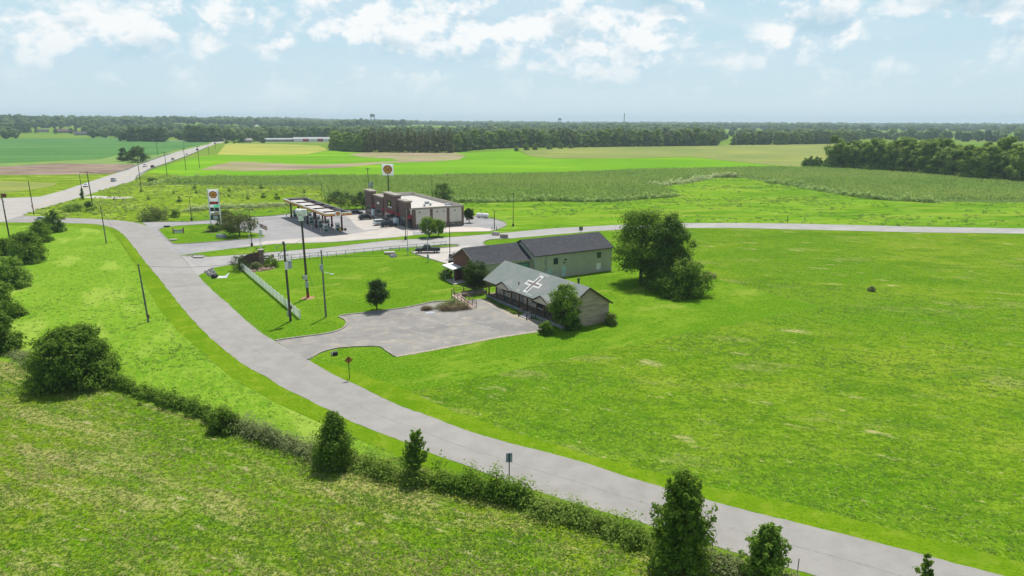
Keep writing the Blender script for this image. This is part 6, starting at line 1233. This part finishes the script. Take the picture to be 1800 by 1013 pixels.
D1 = thing('warning_sign', 'diamond shaped yellow brown road sign by the car park entrance', 'road sign', G(614.5, 667), R(20))
MB().box(-.04, .04, -.04, .04, 0, 2.4).build('post', mat('sign_post_green', (.05, .09, .05)), D1)
MB().prism([(0, 1.95), (.5, 2.45), (0, 2.95), (-.5, 2.45)], 'y', -.065, -.045).build('sign_face', mat('rusty_yellow', (.33, .17, .03), (.24, .13, .03), 3), D1); MB().prism([(-.05, 2.2), (.05, 2.2), (.05, 2.55), (.14, 2.55), (0, 2.75), (-.14, 2.55), (-.05, 2.55)], 'y', -.075, -.068).build('sign_symbol', m_black, D1)
D2 = thing('road_sign', 'rectangular road sign seen from its bare grey back, on a black post by the bramble', 'road sign', G(895, 853), R(8))
MB().box(-.04, .04, -.04, .04, 0, 2.95).build('post', m_black, D2); MB().box(-.27, .27, .045, .065, 2.1, 2.95).build('sign_panel', mat('sign_back', (.36, .42, .50)), D2); MB().box(-.2, .2, .03, .044, 2.3, 2.36).box(-.2, .2, .03, .044, 2.7, 2.76).build('bracket', m_dsteel, D2)
for px, py, lab in ((1124, 952, 'rusty steel fence stake left of the tallest foreground tree'), (1251, 975, 'steel fence stake right of the tallest foreground tree'), (1401, 1013, 'steel fence stake right of the feathery young tree')):
    t = thing('fence_stake', lab, 'fence stake', G(px, py), 0, 'steel fence stakes'); MB().box(-.025, .025, -.02, .02, 0, 1.35).build('post', m_wood, t); MB().box(-.05, .05, -.026, -.0205, .1, .3).build('anchor_plate', m_dsteel, t)
for px, py, lab in ((1384, 391, 'left of the two short posts on the verge across the far road'), (1414.5, 388, 'right of the two short posts on the verge across the far road')):
    t = thing('marker_post', lab, 'post', G(px, py), 0, 'marker posts'); MB().cyl(0, 0, 0, 2.0 if px == 1384 else 1.1, .10, 8).build('post', m_wood, t); MB().tube([(0, 0, 2.0 if px == 1384 else 1.1), (0, 0, 2.1 if px == 1384 else 1.2)], [.10, .03], 8).build('cap', m_wood, t)
BS = thing('info_sign', 'small board sign on a post across the side road behind the metal building', 'sign', G(1021, 409), R(10)); MB().box(-.05, .05, -.05, .05, 0, 1.5).build('post', m_dsteel, BS); MB().box(-.55, .55, -.09, -.055, .5, 1.7).build('sign_panel', mat('sign_mixed', (.55, .55, .53), (.12, .12, .12), 3, lo=.45, hi=.55), BS); MB().box(-.4, .4, -.095, -.091, 1.2, 1.45).build('sign_stripe', m_black, BS)
def barrier(lab, px, py, m, rot):
    t = thing('concrete_block', lab, 'concrete block', G(px, py), rot, 'concrete blocks'); MB().hexa([(-1.05, -.4, .1), (1.05, -.4, .1), (1.05, .4, .1), (-1.05, .4, .1)], [(-1, -.28, .95), (1, -.28, .95), (1, .28, .95), (-1, .28, .95)]).build('block_body', m, t, .04); MB().box(-1, -.5, -.35, .35, 0, .1).box(.5, 1, -.35, .35, 0, .1).build('block_foot', m_conc, t)
barrier('pale concrete block left of the darker one on the side road', 871.5, 414, m_conc, R(-15)); barrier('dark topped concrete block right of the pale one on the side road', 886, 418.5, mat('dark_block', (.20, .17, .16), (.28, .25, .23), 3), R(-15))
PTK = thing('propane_tank', 'white propane tank lying on the grass behind the shop', 'propane tank', (*G(848, 383.5), 0), R(-22)); MB().tube([(-2.2, 0, .95), (-2.12, 0, .95), (-1.9, 0, .95), (-1.5, 0, .95), (1.5, 0, .95), (1.9, 0, .95), (2.12, 0, .95), (2.2, 0, .95)], [.05, .35, .56, .64, .64, .56, .35, .05], 18).build('tank', m_white, PTK, smooth=True)
for x in (-1.2, 1.2): MB().box(x-.12, x+.12, -.5, .5, 0, .42).build('saddle', m_dsteel, PTK)
MB().cyl(-.1, 0, 1.55, 1.85, .22, 10).build('valve_dome', m_grey, PTK)
BSN = thing('board_sign', 'low white board sign with a curved top between brown posts on the lawn island', 'sign', G(314, 411), R(12))
MB().prism([(-1.15, .25), (1.15, .25), (1.15, 1.35), (.7, 1.12), (0, 1.02), (-.7, 1.12), (-1.15, 1.35)], 'y', -.06, .0).build('sign_board', mat('board_white', (.62, .63, .63), (.50, .50, .52), 3), BSN)
MB().prism([(-1.1, .72), (1.1, .72), (1.1, 1.0), (-1.1, 1.0)], 'y', -.075, -.063).build('sign_band', mat('board_grey', (.24, .22, .24), (.46, .45, .46), 6, lo=.45, hi=.55), BSN)
for s in (-1, 1): MB().prism([(s*1.17, 0), (s*1.42, 0), (s*1.42, 1.75), (s*1.17, 1.5)] if s > 0 else [(-1.42, 0), (-1.17, 0), (-1.17, 1.5), (-1.42, 1.75)], 'y', -.12, .1).build('sign_post', mat('red_brown_wood', (.26, .09, .05)), BSN)
def slabbox(name, lab, px, py, rot, w, d, h, m): 
    t = thing(name, lab, name.replace('_', ' '), G(px, py), rot); MB().box(-w/2, w/2, -d/2, d/2, .12, h).build('lid', m, t, .04); MB().box(-w/2+.1, w/2-.1, -d/2+.1, d/2-.1, 0, .119).build('base', m_black, t)
slabbox('utility_cabinet', 'grey tilted utility cabinet on the lawn before the flat crowned tree', 389.5, 418.5, R(-20), 2.1, 1.6, 1.0, m_grey); slabbox('drain_inlet', 'concrete drain inlet at the kerb of the lawn island', 304.5, 423.5, R(5), 1.8, 1.0, .45, m_conc)
slabbox('drain_inlet', 'concrete drain inlet with stones on the lawn below the pipe fence', 685, 446.5, R(10), 2.4, 1.4, .5, m_conc); slabbox('drain_inlet', 'concrete drain inlet in the gravel at the side road mouth', 349, 453.5, R(5), 2.2, 1.2, .4, m_conc); slabbox('air_machine', 'small pale air machine at the edge of the forecourt by the lamp post', 459, 414.5, R(10), .8, .6, 1.7, m_white)
slabbox('stone_marker', 'small dark stone at the left tip of the lawn island', 293.5, 400, R(5), 1.6, .7, .5, m_black)
def stones(lab, pts, n, s, seed, m):
    r_ = np.random.default_rng(seed); c = np.mean(np.array(P(pts)), 0); mb = MB(); poly = P(pts); lo = np.min(poly, 0); hi = np.max(poly, 0); k = 0
    while k < n:
        p = r_.uniform(lo, hi)
        if not inside(p[None], poly)[0]: continue
        q = s*r_.uniform(.5, 1.2); x, y = p-c; mb.hexa([(x-q*.5, y-q*.4, 0), (x+q*.45, y-q*.5, 0), (x+q*.5, y+q*.4, 0), (x-q*.4, y+q*.5, 0)], [(x-q*.3, y-q*.25, q*.6), (x+q*.3, y-q*.3, q*.55), (x+q*.3, y+q*.3, q*.6), (x-q*.25, y+q*.3, q*.5)]); k += 1
    o = mb.build('riprap', m, None); o.location = (c[0], c[1], .01); tag(o, lab, 'stones', None, 'stuff')
m_rock = mat('riprap_rock', (.36, .35, .34), (.22, .215, .21), 1.2)
stones('grey riprap stones at the corner of the side road and the main road', [(359, 478), (374, 472.5), (380, 484), (371, 489)], 80, .5, 1, m_rock); stones('stones below the drain inlet by the pipe fence', [(682, 449), (694, 447.5), (698, 452), (688, 454)], 40, .5, 2, m_rock); stones('gravel stones at the mouth of the side road', [(325, 449), (345, 447.5), (362, 451), (350, 455)], 60, .35, 3, m_rock)
stones('tan landscaping stones around the brick entrance sign', [(421, 477), (440, 480), (470, 476), (486, 471), (480, 466), (440, 471)], 150, .55, 4, mat('tan_rock', (.42, .30, .22), (.34, .24, .18), 1.5)); stones('tan stone bed at the foot of the price sign', [(355, 407), (372, 412), (392, 409), (398, 404), (370, 404)], 70, .35, 6, mat('tan_rock', (.42, .30, .22)))
CU = thing('culvert', 'dark culvert pipe mouth with a white sheet lying beside the riprap stones', 'culvert', G(377, 489), R(-10)); MB().tube([(0, -.5, .4), (0, .6, .4)], .42, 14).build('pipe', m_black, CU)
MB().add([(.6, -.3, .05), (2.6, .2, .1), (2.5, 1.3, .95), (1.7, .7, .35), (.6, .7, .3)], [(0, 1, 3), (1, 2, 3), (0, 3, 4)]).build('white_sheet', m_vinyl, CU)
c2 = thing('culvert', 'small culvert end with pale rim in the grass left of the diamond sign', 'culvert', G(588, 625), R(30)); MB().tube([(-.3, 0, .28), (.4, 0, .28)], .28, 14).build('pipe', m_black, c2); MB().tube([(-.36, 0, .28), (-.31, 0, .28)], .34, 14).build('rim', m_conc, c2)
MN = thing('entrance_sign', 'curved brown brick entrance sign wall with a square pillar', 'brick sign', G(447, 469), R(24))
MB().prism([(-3.1, 0), (1.0, 0), (1.0, 3.0), (.2, 3.0), (-1.2, 2.7), (-2.4, 2.1), (-3.1, 1.6)], 'y', -.2, .2).build('brick_wall', mat('entrance_brick', (.13, .075, .06), (.085, .055, .048), 4, layers=[(9, .5, .7, (.19, .12, .10), .5)]), MN)
MB().box(1.01, 2.0, -.4, .4, 0, 3.4).build('brick_pillar', mat('pillar_stone', (.24, .18, .13), (.17, .12, .09), 3), MN); MB().box(.9, 2.1, -.5, .5, 3.41, 3.6).build('pillar_cap', m_conc, MN)
for z in (.5, 1.0, 1.5, 2.0): MB().box(2.02, 3.2, -.1, .1, z, z+.18).build('slat', m_trim, MN)
SM = thing('notice_sign', 'small red notice sign at the end of the steel pipe fence', 'sign', G(480, 463), R(10)); MB().box(-.04, .04, -.04, .04, 0, 1.9).build('post', m_dsteel, SM); MB().box(-.32, .32, -.075, -.045, 1.25, 1.95).build('sign_panel', mat('notice_red', (.25, .08, .09), (.34, .24, .22), 3), SM)

# far buildings and towers
def house(name, lab, cat, px, py, w, d, h, rh, wall, roofm, rot=0., doors=1):
    x, y = G(px, py); t = thing(name, lab, cat, (x, y, hill(x, y)), rot+math.atan2(-x, y)*1.0)
    MB().box(-w/2, w/2, 0, d, 0, h).prism([(-w/2, h), (w/2, h), (w/2, h+.02), (-w/2, h+.02)], 'y', 0, d).build('wall', wall, t)
    MB().add([(-w/2-.4, -.4, h), (w/2+.4, -.4, h), (w/2+.4, d+.4, h), (-w/2-.4, d+.4, h), (-w/2-.4, d/2, h+rh), (w/2+.4, d/2, h+rh)], [(0, 1, 5, 4), (2, 3, 4, 5), (0, 4, 3), (1, 2, 5), (3, 2, 1, 0)]).build('roof', roofm, t)
    wn = MB()
    for i in range(4): MB().box(-w/2+w*(.12+.21*i), -w/2+w*(.12+.21*i)+w*.09, -.06, -.01, h*.35, h*.75).build('window', m_glass, t)
    return t
m_dr = mat('house_roof_dark', (.07, .065, .075), (.10, .09, .10), .4); m_rr = mat('house_roof_red', (.15, .085, .085), (.11, .07, .07), .4); m_sw = mat('house_wall', (.38, .36, .33), None, .3)
m_pw = mat('house_wall_pink', (.30, .24, .23), None, .3)
house('farm_house', 'low dark roofed house left of the others behind the soybean field', 'house', 77, 236.5, 20, 10, 3.2, 3, m_sw, m_dr); house('farm_house', 'reddish roofed long house among trees behind the soybean field', 'house', 111, 237, 26, 12, 4, 4, m_pw, m_rr); house('farm_house', 'dark long house in the middle of the row behind the soybean field', 'house', 149, 239, 34, 12, 3.6, 4, m_sw, m_dr); house('farm_house', 'dark long house at the right end of the row behind the soybean field', 'house', 186, 240, 42, 12, 3.8, 4, m_sw, m_dr)
plant(PL[:2], P([(10, 236.5), (22, 237), (33, 237), (44, 237), (52, 236.8)]), 'tree in the left clump behind the soybean field', 'left clump behind the soybean field', .75, 1.)
plant(PL[1:], P([(64, 237), (98, 237.5), (126, 237.5), (134, 236), (108, 235)]), 'yard tree among the houses behind the soybean field', 'yard trees among the far houses', .4, .65)
wsh = thing('farm_shed', 'long white shed at the end of the far white wall beside the wood', 'shed', (*G(548, 249.5), 0), R(20)); MB().box(-24, 26, 0, 12, 0, 4).build('wall', m_white, wsh); MB().add([(-25, -1, 4), (27, -1, 4), (27, 13, 4), (-25, 13, 4), (-25, 6, 6.5), (27, 6, 6.5)], [(0, 1, 5, 4), (2, 3, 4, 5), (0, 4, 3), (1, 2, 5), (3, 2, 1, 0)]).build('roof', mat('barn_roof', (.40, .41, .42)), wsh); MB().box(-12, -4, -.2, -.02, .3, 4.5).box(8, 16, -.2, -.02, .3, 4.5).build('red_door', mat('shed_red', (.45, .05, .04)), wsh)
g_ = G(496, 249.5); shd = thing('long_barn', 'long low white barn before the far wood', 'barn', (*g_, 0), R(20)); MB().box(-27, 24, 0, 14, 0, 3.4).build('wall', m_sw, shd); MB().add([(-28, -1, 3.4), (25, -1, 3.4), (25, 15, 3.4), (-28, 15, 3.4), (-28, 7, 5), (25, 7, 5)], [(0, 1, 5, 4), (2, 3, 4, 5), (0, 4, 3), (1, 2, 5), (3, 2, 1, 0)]).build('roof', mat('barn_roof', (.40, .41, .42), (.33, .34, .35), .2), shd)
house('small_house', 'small pale house beside the far end of the highway', 'house', 434, 251, 13, 9, 3.2, 2.6, m_sw, mat('house_roof_grey', (.33, .32, .30)))
def water_tower(lab, px, d, z, w):
    v = ray(px, 212); x = v[0]/v[1]*d; t = thing('water_tower', lab, 'water tower', (x, d, hill(x, d)), 0); h = z-hill(x, d)
    MB().tube([(0, 0, h-w*.55), (0, 0, h-w*.5), (0, 0, h), (0, 0, h+w*.12)], [w*.42, w*.5, w*.5, w*.1], 16).build('tank', mat('tower_grey', (.30, .34, .38)), t)
    for s in (-1, 1):
        for q in (-1, 1): MB().cyl(s*w*.35, q*w*.35, 0, h-w*.5, w*.045, 6).build('leg', MATS['tower_grey'], t)
water_tower('grey water tower above the woods left of centre', 655, 1900, 46.5, 13); water_tower('far small water tower above the woods in the centre', 984, 2600, 40.5, 13)
v = ray(1097, 216); RT = thing('radio_mast', 'thin radio mast rising above the horizon woods', 'radio mast', (v[0]/v[1]*1800, 1800, hill(v[0]/v[1]*1800, 1800))); MB().tube([(0, 0, 0), (0, 0, 48)], [1.2, 1.0], 6).build('mast', mat('mast_grey', (.40, .43, .46)), RT); MB().tube([(0, 0, 43), (0, 0, 46)], [1.5, 1.5], 8).build('antenna', mat('mast_grey', (.40, .43, .46)), RT)

# haze : one box of even air round the land
HZ = MB().box(-9400, 9400, -9400, 9400, -1, 85).build('haze', None)
hm = bpy.data.materials.new('haze_air'); hm.use_nodes = True; k = NT(hm.node_tree)
pv = k.n('ShaderNodeVolumePrincipled', {'Color': (.70, .88, 1.0), 'Density': .00014, 'Anisotropy': .2}); ov = k.n('ShaderNodeOutputMaterial'); hm.node_tree.links.new(pv.outputs[0], ov.inputs['Volume'])
HZ.data.materials.append(hm); tag(HZ, 'pale blue summer haze over the far woods', 'haze', None, 'stuff')
